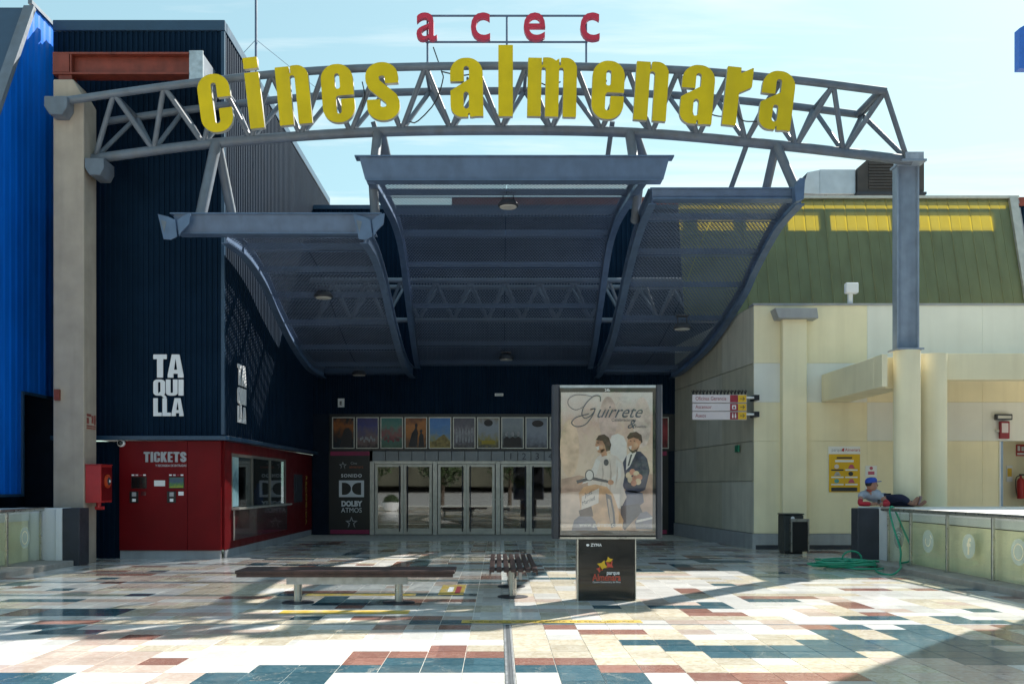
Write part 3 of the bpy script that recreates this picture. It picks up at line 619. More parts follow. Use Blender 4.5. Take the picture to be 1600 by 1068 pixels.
# movie posters in frames
PC = [('dark film poster with an orange glow', [(0.01,0.02,0.03),(0.02,0.02,0.03),(0.10,0.04,0.02),(0.35,0.10,0.02),(0.03,0.02,0.02)]),
      ('deep violet film poster with a pale crowd', [(0.02,0.01,0.02),(0.20,0.12,0.12),(0.12,0.09,0.16),(0.05,0.05,0.22),(0.05,0.04,0.16)]),
      ('teal green film poster with a red patch', [(0.03,0.10,0.06),(0.05,0.16,0.13),(0.28,0.07,0.08),(0.08,0.22,0.18),(0.03,0.18,0.16)]),
      ('orange sunset film poster with two dark silhouettes', [(0.08,0.03,0.01),(0.22,0.07,0.02),(0.45,0.14,0.02),(0.50,0.16,0.03),(0.20,0.05,0.02)]),
      ('light blue film poster with a yellow hill', [(0.35,0.28,0.06),(0.30,0.30,0.18),(0.12,0.26,0.48),(0.08,0.24,0.55),(0.06,0.20,0.50)]),
      ('grey film poster with a row of pale figures', [(0.05,0.045,0.055),(0.16,0.14,0.17),(0.28,0.24,0.27),(0.14,0.12,0.15),(0.10,0.09,0.12)]),
      ('pale grey film poster with a yellow block', [(0.05,0.05,0.05),(0.30,0.24,0.06),(0.30,0.32,0.36),(0.32,0.34,0.38),(0.24,0.20,0.16)]),
      ('grey film poster with three dark figures', [(0.02,0.02,0.025),(0.10,0.11,0.12),(0.24,0.26,0.28),(0.28,0.30,0.32),(0.24,0.26,0.30)]),
      ('pale blue grey film poster with a dark oval', [(0.06,0.06,0.08),(0.20,0.21,0.26),(0.28,0.30,0.36),(0.26,0.28,0.34),(0.20,0.22,0.26)]),
      ('slate film poster cut off by the advertising stand', [(0.10,0.10,0.14),(0.20,0.20,0.26),(0.16,0.16,0.20),(0.22,0.2,0.2),(0.12,0.12,0.16)]),
      ('green film poster behind the advertising stand', [(0.02,0.08,0.03),(0.05,0.14,0.06),(0.10,0.2,0.1),(0.05,0.1,0.05),(0.02,0.04,0.02)]),
      ('brown film poster behind the advertising stand', [(0.08,0.04,0.02),(0.14,0.08,0.05),(0.2,0.12,0.08),(0.1,0.06,0.04),(0.04,0.02,0.02)]),
      ('blue film poster behind the advertising stand', [(0.02,0.03,0.1),(0.05,0.07,0.2),(0.1,0.12,0.3),(0.06,0.08,0.2),(0.02,0.02,0.08)]),
      ('red film poster right of the advertising stand', [(0.06,0.01,0.01),(0.25,0.02,0.03),(0.35,0.03,0.04),(0.25,0.02,0.03),(0.1,0.01,0.01)])]
m_silh = M('poster_silhouette', (0.03, 0.02, 0.02), 0.5); m_pale = M('poster_pale', (0.30, 0.29, 0.30), 0.5, var=0.3, scale=15)
m_py = M('poster_yellow', (0.38, 0.27, 0.02), 0.5)
for i, (lb, cols) in enumerate(PC):
    x0 = ax(519.5, YB) + i*0.711; x1 = x0 + 0.66; z0, z1 = 2.535, 3.46; yp = YB - 0.03
    p = thing('film_poster', ((x0+x1)/2, yp, z0), lb, 'poster', 'film posters in a row above the entrance doors')
    w = 0.026; fb = MB().box(x0, x1, yp - 0.035, yp, z0, z0+w).box(x0, x1, yp - 0.035, yp, z1-w, z1).box(x0, x0+w, yp - 0.034, yp, z0+w, z1-w).box(x1-w, x1, yp - 0.034, yp, z0+w, z1-w)
    fb.build('frame', m_alu, p)
    MB().box(x0+w, x1-w, yp - 0.018, yp, z0+w, z1-w).build('print', poster_mat('poster_print', cols, i+1, 1.3), p)
    yq = yp - 0.0185; cx = (x0+x1)/2
    if i == 3:
        flat('printed_silhouette', [(cx-.22,z0+.05),(cx+.02,z0+.05),(cx+.06,z0+.45),(cx+.03,z0+.6),(cx+.05,z0+.70),(cx+.01,z0+.76),(cx-.03,z0+.70),(cx-.02,z0+.6),(cx-.12,z0+.45)], yq, m_silh, p)
        flat('printed_silhouette', [(cx+.08,z0+.05),(cx+.24,z0+.05),(cx+.22,z0+.40),(cx+.17,z0+.47),(cx+.20,z0+.53),(cx+.15,z0+.58),(cx+.11,z0+.52),(cx+.14,z0+.46),(cx+.10,z0+.38)], yq, m_silh, p)
    if i == 5:
        for k in range(6): flat('printed_figure', ell(cx-.22+k*.09, z0+.38+.02*(k%2), .035, .22), yq, m_pale, p); 
    if i == 6: flat('printed_block', [(cx-.2,z0+.13),(cx+.2,z0+.13),(cx+.2,z0+.24),(cx-.2,z0+.24)], yq, m_py, p); flat('printed_disc', ell(cx, z1-.17, .13, .1), yq, m_silh, p)
    if i == 7:
        for k in (-1, 0, 1):
            flat('printed_figure', [(cx+k*.17-.1,z0+.05),(cx+k*.17+.1,z0+.05),(cx+k*.17+.09,z0+.3),(cx+k*.17,z0+.36),(cx+k*.17-.09,z0+.3)], yq - .001*(k==0), m_silh, p)
            flat('printed_head', ell(cx+k*.17, z0+.43, .05, .075), yq, m_pale, p)
    if i == 8: flat('printed_disc', ell(cx+.03, z1-.19, .17, .1), yq, m_silh, p)
    if i in (1, 2): 
        for k in range(9): flat('printed_figure', ell(cx-.2+.05*k, z0+.28+.05*math.sin(k*2.3), .03, .05, 10), yq, m_pale if i == 1 else M('poster_red', (0.22, 0.05, 0.06), 0.5), p)
    if i == 4: flat('printed_hill', [(cx-.3,z0+.05),(cx+.3,z0+.05),(cx+.3,z0+.18),(cx+.12,z0+.42),(cx-.02,z0+.34),(cx-.15,z0+.22),(cx-.3,z0+.2)], yq, M('poster_ochre', (0.28, 0.20, 0.06), 0.5, var=0.4, scale=14), p)
    if i == 0: flat('printed_figure', [(cx-.1,z0+.05),(cx+.26,z0+.05),(cx+.24,z0+.5),(cx+.15,z0+.62),(cx+.02,z0+.56),(cx-.05,z0+.35)], yq, m_silh, p)

# Sound-system board left of the doors
db = thing('sound_board', (-4.36, YB - 0.03, 0.2), 'black board with white sound-system emblem and star left of the doors', 'sign')
yq = YB - 0.036; cx = ax(549.5, YB)
MB().box(-4.95, XD0 - 0.08, YB - 0.034, YB - 0.0305, 0.155, 2.32).build('board', m_black, db)
Z = lambda py: az(py, YB); Xp = lambda px: ax(px, YB)
text('Cine', db, (Xp(548), yq, Z(725)), 0.1, m_greytext); text('almenara', db, (Xp(546), yq, Z(731)), 0.12, M('orange_text', (0.40, 0.09, 0.03), 0.5), sx=0.95)
def star(name, x, z, r, par, mt):
    pts = [(x + (r if k % 2 == 0 else r*0.42)*math.sin(k*math.pi/5), z + (r if k % 2 == 0 else r*0.42)*math.cos(k*math.pi/5)) for k in range(10)]
    inn = [(x + (r if k % 2 == 0 else r*0.42)*0.62*math.sin(k*math.pi/5), z + (r if k % 2 == 0 else r*0.42)*0.62*math.cos(k*math.pi/5)) for k in range(10)]
    b = MB()
    for k in range(10):
        if k in (4, 5): continue
        k2 = (k+1) % 10; b.add([(pts[k][0], yq, pts[k][1]), (pts[k2][0], yq, pts[k2][1]), (inn[k2][0], yq, inn[k2][1]), (inn[k][0], yq, inn[k][1])], [(0,1,2,3)])
    b.build(name, mt, par, smooth=False)
star('star', Xp(549.5), Z(816), 0.19, db, m_greytext); star('star', Xp(536), Z(727), 0.12, db, m_greytext)
text('SONIDO', db, (cx, yq, Z(745)), 0.135, m_lettergrey, align='CENTER', spacing=1.25, off=0.004)
MB().box(Xp(530), Xp(569), yq, yq + 0.002, Z(776), Z(750)).build('emblem_plate', m_lettergrey, db)
for sgn, xe in ((1, Xp(534.5)), (-1, Xp(564.5))):
    flat('emblem_half', [(xe, Z(772.5)), (xe, Z(753.5))] + [(xe + sgn*(0.07 + 0.2*math.cos(R(90 - i*15)))*1.0, (Z(763)) + (Z(753.5)-Z(763))*math.sin(R(90 - i*15))) for i in range(13)], yq - 0.0005, m_black, db)
text('DOLBY', db, (cx, yq, Z(790)), 0.21, m_lettergrey, align='CENTER', off=0.012, sx=0.88)
text('ATMOS', db, (cx, yq, Z(800)), 0.20, m_lettergrey, align='CENTER', sx=0.92)
# small things on the entrance wall
w = thing('wall_notice', (Xp(533.5), YB - 0.04, Z(636)), 'small white square notice on the navy wall above the first poster', 'notice')
MB().box(Xp(528.5), Xp(538.5), YB - 0.06, YB - 0.035, Z(636), Z(622.5)).build('plate', m_white, w); text('E', w, (Xp(531), YB - 0.061, Z(632.5)), 0.15, m_darkgrey, off=0.006)
w = thing('emergency_light', (Xp(780), YB - 0.04, Z(619)), 'small white emergency light on the navy wall above the posters', 'lamp')
MB().box(Xp(773), Xp(786.5), YB - 0.1, YB - 0.035, Z(619), Z(614.5)).build('housing', m_white, w, bevel=0.01); MB().box(Xp(774.5), Xp(785), YB - 0.104, YB - 0.1005, Z(618), Z(615.5)).build('lens', m_lampglass, w)

# TAQUILLA lettering, front and side
def taquilla(px0, px1, rows, side, label):
    t = thing('wall_lettering', (ax(px0, YF) if not side else XS + 0.05, YF - 0.05 if not side else 20.0, 2.8), label, 'lettering')
    for wd, (ya, yb) in zip(('TA', 'QUI', 'LLA'), rows):
        if not side:
            h = az(ya, YF) - az(yb, YF); heavy(wd, t, ax(px0, YF), YF - 0.045, az(yb, YF), h, m_lettergrey, width=ax(px1, YF)-ax(px0, YF), ext=0.01, gap=0.04)
        else:
            y0, y1 = XS*F/(368 - CX), XS*F/(381 - CX); h = (yb - ya) / 75.0; heavy(wd, t, XS + 0.045, y0, az(yb, 20.2), h, m_lettergrey, width=y1 - y0, ext=0.01, gap=0.04, rotz=R(90))
    return t
taquilla(241, 288, ((554, 590), (593, 618), (622, 650)), False, 'white heavy lettering TA QUI LLA on the ribbed front wall over the red booth')
taquilla(0, 0, ((569, 602), (605, 631), (634, 660)), True, 'white heavy lettering TA QUI LLA on the side wall over the ticket window')

# ================================================================== RED TICKET BOOTH
bo = thing('ticket_booth', (-6.2, YF, 0), 'dark red ticket booth with a glazed sales window on its entrance side', 'booth')
bx0, bx1 = ax(187, YF), ax(345.5, YF); ZB = 0.17
MB().box(bx0, bx0 + 1.35, YF - 0.02, YF + 0.1, ZB, ZL - 0.04).build('front_panel', m_red, bo, bevel=0.004); MB().box(bx0 + 1.356, bx1, YF - 0.02, YF + 0.1, ZB, ZL - 0.04).build('front_panel', m_red, bo, bevel=0.004)
MB().box(bx0, bx1 - 0.02, YF + 0.02, YF + 0.1, 0, ZB - 0.004).build('plinth', m_skirt, bo)
Yx = lambda px: XS * F / (px - CX)                        # depth along the side face
ya, yb_, yc, yd = Yx(362), Yx(447), Yx(455), Yx(487)
sx0 = XS - 0.06
MB().box(sx0, XS, YF + 0.101, ya, ZB, ZL - 0.04).box(sx0, XS, yb_, yd, ZB, ZL - 0.04).box(sx0, XS, ya, yb_, ZB, 0.32).box(sx0, XS, ya, yb_, 2.12, ZL - 0.04).build('side_frame', m_red, bo)
MB().box(sx0 + 0.02, XS + 0.03, ya, yb_, 0.33, 0.95).build('counter_front', m_red_dk, bo, bevel=0.006)
MB().box(XS - 0.3, XS + 0.16, ya, yb_, 0.956, 1.0).build('counter_top', m_alu, bo, bevel=0.006)
MB().box(XS + 0.032, XS + 0.05, ya + 0.01, ya + 0.06, 0.33, 0.95).build('counter_trim', m_alu, bo)
nw = 3
for k in range(nw):
    y0 = ya + k*(yb_-ya)/nw; y1 = ya + (k+1)*(yb_-ya)/nw
    wf = MB().box(XS - 0.05, XS, y0, y0 + 0.06, 1.0, 2.12).box(XS - 0.05, XS, y1 - 0.06, y1, 1.0, 2.12).box(XS - 0.05, XS, y0 + 0.06, y1 - 0.06, 2.06, 2.12).build('window', m_winframe, bo)
    MB().box(XS - 0.03, XS - 0.02, y0 + 0.06, y1 - 0.06, 1.0, 2.06).build('pane', m_winglass, wf)
MB().box(XS - 0.015, XS - 0.008, ya + 0.07, ya + 0.55, 1.02, 2.05).build('price_list', poster_mat('price_print', [(0.3,0.5,0.6),(0.25,0.45,0.5),(0.1,0.2,0.25),(0.3,0.5,0.55),(0.35,0.5,0.5)], 9, 1.5), bo)
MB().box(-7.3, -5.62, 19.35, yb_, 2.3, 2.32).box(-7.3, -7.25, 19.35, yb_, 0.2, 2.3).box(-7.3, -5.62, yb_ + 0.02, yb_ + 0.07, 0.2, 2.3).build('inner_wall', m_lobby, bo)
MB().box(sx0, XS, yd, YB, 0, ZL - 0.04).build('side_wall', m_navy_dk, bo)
MB().box(sx0 + 0.02, XS - 0.01, YF + 0.2, yd, 0, ZB - 0.004).build('plinth', m_skirt, bo)
MB().box(XS + 0.002, XS + 0.03, yc + 0.3, yc + 1.3, 1.0, 1.75).box(XS + 0.031, XS + 0.04, yc + 0.5, yc + 1.1, 1.3, 1.65).build('cash_machine', [m_darkgrey], bo)
text('RECOGIDA', bo, (XS + 0.004, yd - 0.9, 1.75), 0.28, m_yellowpaint, rot=(R(90), R(90), R(90)), ext=0.002)
# things on the sales counter
for i, (yy, hh) in enumerate(((ya + 1.1, 0.42), (ya + 2.3, 0.36))):
    t = thing('till_monitor', (XS - 0.25, yy, 1.0), ('black till monitor behind the nearer ticket window pane', 'black till monitor behind the farther ticket window pane')[i], 'monitor')
    MB().box(XS - 0.30, XS - 0.26, yy, yy + 0.4, 1.12, 1.12 + hh).build('screen', m_black_gloss, t, bevel=0.01); MB().box(XS - 0.3, XS - 0.2, yy + 0.16, yy + 0.24, 1.0, 1.12).build('stand', m_black, t)
bt = thing('drink_dispenser', (XS - 0.35, ya + 3.4, 1.0), 'blue drinks dispenser behind the ticket window', 'dispenser')
MB().lathe([(0.12,0),(0.12,0.3),(0.05,0.42),(0.05,0.5)], (XS - 0.33, ya + 3.5, 1.0), 16).build('bottle', M('blue_plastic', (0.03, 0.10, 0.35), 0.2), bt)
tk = thing('booth_lettering', (ax(225, YF), YF - 0.03, az(722, YF)), 'grey lettering TICKETS on the red booth front', 'lettering')
heavy('TICKETS', tk, ax(225.5, YF), YF - 0.03, az(721.5, YF), az(705.5, YF) - az(721.5, YF), m_greytext, width=ax(292, YF)-ax(225.5, YF), ext=0.006, gap=0.07)
text('Y RECOGIDA DE ENTRADAS', tk, (ax(292, YF), YF - 0.022, az(728.5, YF)), 0.062, m_greytext, align='RIGHT', off=0.0015, sx=0.78)
m_screen_col = poster_mat('screen_print', [(0.25,0.3,0.02),(0.05,0.16,0.05),(0.03,0.07,0.14),(0.04,0.1,0.1)], 6, 1.6)
for i, (pa, scr, lb) in enumerate(((206, m_black_gloss, 'ticket machine with a black screen set into the red booth'), (264.5, m_screen_col, 'ticket machine with a lit green screen set into the red booth'))):
    t = thing('ticket_machine', (ax(pa + 12, YF), YF - 0.02, az(784, YF)), lb, 'ticket machine')
    Xf = lambda d: ax(pa + d, YF); Zf = lambda y: az(y, YF)
    MB().box(Xf(0), Xf(24), YF - 0.032, YF - 0.021, Zf(762.5), Zf(744.5)).build('bezel', m_black, t, bevel=0.003); MB().box(Xf(1), Xf(23), YF - 0.035, YF - 0.0325, Zf(761.5), Zf(745.5)).build('screen', scr, t)
    for k in range(4): MB().box(Xf(0.5 + k*6), Xf(4.5 + k*6), YF - 0.026, YF - 0.021, Zf(742.8), Zf(740.6)).build('card_logo', [m_lettergrey, m_signwhite, m_maroon, m_lettergrey][k], t)
    MB().box(Xf(-2.5), Xf(11), YF - 0.04, YF - 0.021, Zf(785), Zf(767)).build('payment_unit', m_black, t, bevel=0.004)
    MB().box(Xf(1.5), Xf(8), YF - 0.05, YF - 0.0405, Zf(775), Zf(768.5)).build('keypad', m_greytext, t, bevel=0.003); MB().box(Xf(2), Xf(7.5), YF - 0.05, YF - 0.0405, Zf(783), Zf(778.5)).build('receipt_slot', m_lettergrey, t)
    MB().box(Xf(15), Xf(23), YF - 0.03, YF - 0.021, Zf(773.5), Zf(767.5)).build('sticker', m_lettergrey if i else m_red_dk, t)
t = thing('paper_notice', (ax(250, YF), YF - 0.022, az(759, YF)), 'blank white paper notice between the two ticket machines', 'notice')
MB().box(ax(241.5, YF), ax(258.5, YF), YF - 0.024, YF - 0.021, az(759, YF), az(750, YF)).build('sheet', m_white, t)
t = thing('dome_camera', (ax(191, YF), YF - 0.03, az(692, YF)), 'small white dome camera at the top corner of the red booth', 'camera')
MB().lathe([(0.075,0.0),(0.075,0.05),(0.06,0.07)], (ax(191, YF), YF - 0.021, az(692, YF)), 20, axis='Y').build('ring', m_lettergrey, t)
MB().lathe([(0.05,0.07),(0.045,0.1),(0.025,0.12),(0.004,0.125)], (ax(191, YF), YF - 0.021, az(692, YF)), 16, axis='Y').build('dome', m_black_gloss, t)

# ================================================================== PILLAR, BEAMS, ARCH TRUSS
py_ = thing('concrete_pillar', (-7.9, 18.2, 0), 'tall stained beige concrete pillar carrying the truss end beside the blue block', 'pillar')
px0, px1 = ax(83, 17.9), ax(131, 17.9)
zt = az(124, 17.9)
MB().prism([(px0, -0.1), (px1, -0.1), (px1, zt - 0.36), (px1 - 0.2, zt), (px0, zt)], 17.9, 18.46).build('shaft', m_conc, py_, bevel=0.012)
def bracket(parent, x, y, z, w, h, d):
    MB().prism([(x - w/2, z - h*0.55), (x - w*0.25, z - h), (x + w*0.3, z - h), (x + w/2, z - h*0.6), (x + w/2, z), (x - w/2, z)], y - d, y, 'Y').build('bracket', m_steel, parent, bevel=0.01)
# red oxide I-beam on the pillar and grey beam behind it
rb = thing('red_steel_beam', (-7, 18.5, 9.2), 'red oxide steel I-beam lying on top of the concrete pillar', 'beam')
Yb = 18.3; X0, X1 = ax(88, Yb), ax(299, Yb); zb, ztp = az(121, Yb), az(87, Yb)
MB().box(X0, X1, Yb - 0.15, Yb + 0.15, ztp - 0.035, ztp).build('flange', m_rust, rb); MB().box(X0, X1, Yb - 0.15, Yb + 0.15, zb, zb + 0.035).build('flange', m_rust, rb)
MB().box(X0, X1, Yb - 0.012, Yb + 0.012, zb + 0.036, ztp - 0.036).build('web', m_rust, rb)
MB().box(X0 + 0.32, X0 + 0.35, Yb - 0.14, Yb - 0.013, zb + 0.036, ztp - 0.036).box(X0 + 0.003, X0 + 0.31, Yb - 0.155, Yb - 0.13, zb + 0.04, ztp - 0.04).build('stiffener', m_rust, rb)
MB().box(X0 + 0.1, X0 + 0.35, Yb - 0.12, Yb + 0.10, zt + 0.002, zb - 0.002).build('bearing_block', m_rust, rb)
gb = thing('grey_steel_beam', (X1 + 0.2, 19, zb), 'grey steel box beam running back from the end of the red beam', 'beam')
MB().box(X1 + 0.02, X1 + 0.24, Yb - 0.1, YF - 0.06, zb - 0.12, ztp + 0.02).build('body', m_steel, gb, bevel=0.01); MB().box(X1 + 0.0, X1 + 0.26, Yb - 0.13, Yb - 0.101, zb - 0.14, ztp + 0.04).build('end_plate', m_galv, gb)

tr = thing('arch_truss', (0, 18.5, 7.7), 'shallow arched grey tubular truss spanning the plaza above the canopies', 'truss')
YT, YT2, YTB = 17.75, 18.88, 18.28
def poly_at(tbl, px):
    for (a, b), (c, d) in zip(tbl, tbl[1:]):
        if a <= px <= c: return b + (d-b)*(px-a)/(c-a)
    return tbl[0][1] if px < tbl[0][0] else tbl[-1][1]
xs_b = [at(p, y, YTB) for p, y in ((140,249),(335,224),(560,207.5),(780,203.5),(1000,208),(1215,227),(1424,251))]
bot = catmull(xs_b, 64)
top = catmull([at(p, y, YT) for p, y in ((86,160),(300,130),(520,109),(790,103),(1050,109),(1230,124),(1384,143))], 64)
top2 = [Vector((p.x, YT2, p.z)) for p in top]
def on(curve, x):
    for a, b in zip(curve, curve[1:]):
        if a.x <= x <= b.x: return a.lerp(b, (x - a.x)/(b.x - a.x))
    return curve[0].copy() if x < curve[0].x else curve[-1].copy()
MB().tube(bot, 0.092, 16).build('bottom_chord', m_steel, tr); MB().tube(top, 0.072, 16).build('top_chord', m_steel, tr)
t2 = [p for p in top2 if p.x > ax(150, YT2)]; MB().tube(t2, 0.072, 16).build('top_chord', m_steel, tr)
nb = [on(bot, ax(p, YTB)) for p in (148, 240, 318, 392, 470, 548, 627, 705, 783, 861, 939, 1018, 1090, 1165, 1243, 1318, 1418)]
nt = [ax(p, YT) for p in (178, 256, 342, 424, 506, 590, 665, 744, 822, 900, 980, 1060, 1140, 1222, 1302, 1383)]
for i, x in enumerate(nt):
    for crv in (top, top2):
        p = on(crv, x)
        for q in (nb[i], nb[i+1]):
            r_ = 0.05 if crv is top else 0.045
            MB().tube([q, p], r_, 10).build('diagonal', m_steel, tr)
    MB().tube([on(top, x), on(top2, x)], 0.035, 8).build('cross_tie', m_steel, tr)
MB().tube([top[-1] - Vector((0.12, 0, 0)), top2[-1] - Vector((0.12, 0, 0))], 0.06, 10).build('cross_tie', m_steel, tr)
bracket(tr, ax(98, 17.9), 17.9, az(160, 17.9), 0.42, 0.34, 0.3); bracket(tr, ax(154, 18.1), 18.4, az(252, 18.1), 0.36, 0.32, 0.5)
MB().box(nb[0].x - 0.06, nb[0].x + 0.22, 18.15, 18.42, nb[0].z - 0.12, nb[0].z - 0.06).build('bearing_plate', m_steel, tr)
# wiring along the truss
for pts in (((677,74),(690,112),(692,125),(680,160),(652,190),(640,190)), ((690,112),(720,118),(745,114)), ((566,128),(570,150),(566,168)), ((1110,130),(1095,152),(1082,160)), ((1100,175),(1125,182),(1150,178)), ((1150,170),(1160,188),(1185,190)), ((845,130),(858,134),(876,128))):
    MB().tube(catmull([at(a, b, 17.9) for a, b in pts], 14), 0.012, 6).build('cable', m_black, tr)

# ---- big yellow letters
sg = thing('cinema_letters', (0, 17.75, 8.2), 'large yellow raised lettering cines almenara following the arched truss', 'lettering')
YLt = 17.52
LET = [('c',316,371,208),('i',391,416,202),('n',438,490,196),('e',508,556,193),('s',576,626,190),('a',707,753,183.5),('l',779,801,183.5),('m',826,897,184),('e',923,972,188),('n',988,1040,190),('a',1060,1110,194.5),('r',1128,1166,198),('a',1183,1232,203.5)]
hgt = 1.062
for ch, xa, xb, ybase in LET:
    cu = glyph_curve(ch, 0.045, 1.0)
    xm = (xa + xb)/2; ang = R(-(xm - 790)/58.0)*-1
    adv = ADV[ch]*hgt
    c0 = at(xm, ybase, YLt)
    rot = (R(90), -ang*-1*-1, 0)
    o = bpy.data.objects.new('letter', cu)
    if not cu.materials: cu.materials.append(m_letter_side)
    phi = R((790 - xm)/60.0)                               # lean outwards, left letters to the left
    M3 = Matrix.Rotation(-phi, 4, 'Y') @ Matrix.Rotation(R(90), 4, 'X')
    place(o, sg, (0,0,0), (0,0,0)); o.rotation_euler = M3.to_euler(); o.scale = (hgt,)*3
    ux = Vector((math.cos(phi), 0, math.sin(phi)))
    base = c0 - ux*(adv/2)
    o.location = base - wloc(sg)
    fcu = glyph_curve(ch, 0.004, 1.0)
    if not fcu.materials: fcu.materials.append(m_yellow)
    f = bpy.data.objects.new('letter_face', fcu); COL.objects.link(f); f.parent = o; f.location = (0, 0, 0.0505)
    for s_ in (0.25, 0.75):
        p = c0 + Vector((0, 0.08, 0.35)) + ux*adv*(s_-0.5)*0.5
    MB().tube([c0 + Vector((0, 0.07, 0.75)), c0 + Vector((0, 0.30, 0.78))], 0.02, 6).build('mount', m_steel, sg)
# ---- small red letters on their frame
ac = thing('roof_sign', (ax(792, 18.1), 18.1, 9.3), 'small red letters acec on a thin steel frame on top of the truss', 'lettering')
Ya = 17.85
for pxx, ybot in ((668, 104), (792, 102), (916, 106)): MB().tube([at(pxx, 24, Ya), at(pxx, ybot, Ya)], 0.02, 8).build('post', m_steelb, ac)
for yy in (25, 66): MB().tube([at(665, yy, Ya), at(918, yy, Ya)], 0.02, 8).build('rail', m_steelb, ac)
for ch, xa, xb in (('a',652,682),('c',736.5,765),('e',818,851),('c',905.5,936)):
    h = (az(14, Ya) - az(68.5, Ya)); 
    for nm, mt, yy, e_ in (('letter', m_redside, Ya - 0.06, 0.05), ('letter_face', m_redletter, Ya - 0.114, 0.004)):
        o = text(ch, ac, (ax((xa+xb)/2, Ya), yy, az(68, Ya) + 0.02), h/0.60*1.0, mt, name=nm, align='CENTER', ext=e_, off=0.003, sx=0.9)

# antenna mast on the roof edge
an = thing('antenna_mast', (ax(404, 20.9), 22.2, ZR - 0.1), 'thin antenna mast with guy wires on the cinema roof', 'mast')
bx_ = ax(400, 20.9) - 0.25
bs = Vector((ax(400, 22.2), 22.2, ZR - 0.4))
MB().tube([(bs.x, 22.2, ZR - 0.6), (bs.x, 22.2, 14.6)], 0.03, 8).build('pole', m_steelb, an)
for dx_, dyy in ((-1.6, 0.6), (1.9, 1.0)): MB().tube([(bs.x, 22.2, az(62, 22.2)), (bs.x + dx_, 22.2 + dyy, ZR - 0.2)], 0.006, 5).build('guy_wire', m_steelb, an)

# ================================================================== CANOPIES
CAN = {'centre': dict(x0=-2.36, x1=2.68, prof=[(17.8,7.18),(19.9,7.38),(22,7.48),(23.5,7.22),(25,6.4),(26.7,5.45),(28.1,4.98)], rows=7),
       'left': dict(x0=-5.12, x1=-2.52, prof=[(18,6.12),(19.5,6.16),(21,5.92),(22.3,5.48),(24,5.02),(26,4.7),(28.1,4.72)], rows=7),
       'right': dict(x0=2.88, x1=5.70, prof=[(18,6.85),(19.5,6.74),(21.2,6.28),(22.6,5.72),(24.6,5.1),(27,4.74),(28.1,4.72)], rows=7)}
LAB = {'centre': 'highest middle canopy of curved perforated steel sheet over the entrance', 'left': 'lower canopy of curved perforated sheet beside the navy wall', 'right': 'canopy of curved perforated sheet beside the cream building'}
def wallx(Y): return 5.82 - max(0, Y - 21.9)*0.098
for key, c in CAN.items():
    cy = thing('entrance_canopy', ((c['x0']+c['x1'])/2, 18.0, c['prof'][0][1]), LAB[key], 'canopy', 'perforated steel canopies over the entrance')
    path = catmull([(0, a, b) for a, b in c['prof']], c['rows']*6)
    def xr(Y, key=key, c=c): return min(c['x1'], wallx(Y) - 0.16) if key == 'right' else c['x1']
    off = wloc(cy); acc = [0]
    for a, b in zip(path, path[1:]): acc.append(acc[-1] + (b-a).length)
    for r in range(c['rows']):
        for s_ in (0, 1):
            me = bpy.data.meshes.new('perforated_sheet'); vs_, fs, uvs = [], [], []
            for i in range(7):
                p = path[r*6 + i]; v = acc[r*6 + i]
                drop = Vector((0, 0, -0.012*(1 - i/6)))
                xm = (c['x0'] + xr(p.y))/2
                xa, xb = (c['x0'] + 0.05, xm - 0.006) if s_ == 0 else (xm + 0.006, xr(p.y) - 0.05)
                vs_ += [Vector((xa, p.y, p.z)) + drop - off, Vector((xb, p.y, p.z)) + drop - off]; uvs += [(xa, v), (xb, v)]
            fs = [(2*i, 2*i+1, 2*i+3, 2*i+2) for i in range(6)]
            me.from_pydata([tuple(v) for v in vs_], [], fs)
            ul = me.uv_layers.new(name='metres')
            for lp in me.loops: ul.data[lp.index].uv = uvs[lp.vertex_index]
            me.polygons.foreach_set('use_smooth', [True]*6); me.materials.append(m_perf)
            o = bpy.data.objects.new('perforated_sheet', me); COL.objects.link(o); o.parent = cy; WLOC[o.name] = off
    for r in range(c['rows'] + 1):
        p = path[min(r*6, len(path)-1)]; xb = xr(p.y)
        MB().box(c['x0'] + 0.06, xb - 0.06, p.y - 0.04, p.y + 0.04, p.z + 0.02, p.z + 0.14).build('purlin', m_steelb, cy)
        MB().box(c['x0'] + 0.06, xb - 0.06, p.y - 0.03, p.y + 0.03, p.z - 0.022, p.z - 0.014).build('cover_strip', m_steelb, cy)
    tf, wd, dp = 0.018, 0.15, 0.30
    sec = [(-wd/2,-dp/2),(wd/2,-dp/2),(wd/2,-dp/2+tf),(0.012,-dp/2+tf),(0.012,dp/2-tf),(wd/2,dp/2-tf),(wd/2,dp/2),(-wd/2,dp/2),(-wd/2,dp/2-tf),(-0.012,dp/2-tf),(-0.012,-dp/2+tf),(-wd/2,-dp/2+tf)]
    for e_ in (0, 1):
        pp = [Vector((c['x0'] if e_ == 0 else xr(p.y), p.y, p.z + 0.02)) for p in path]
        MB().sweep(sec, pp).build('rib', m_steelb, cy)
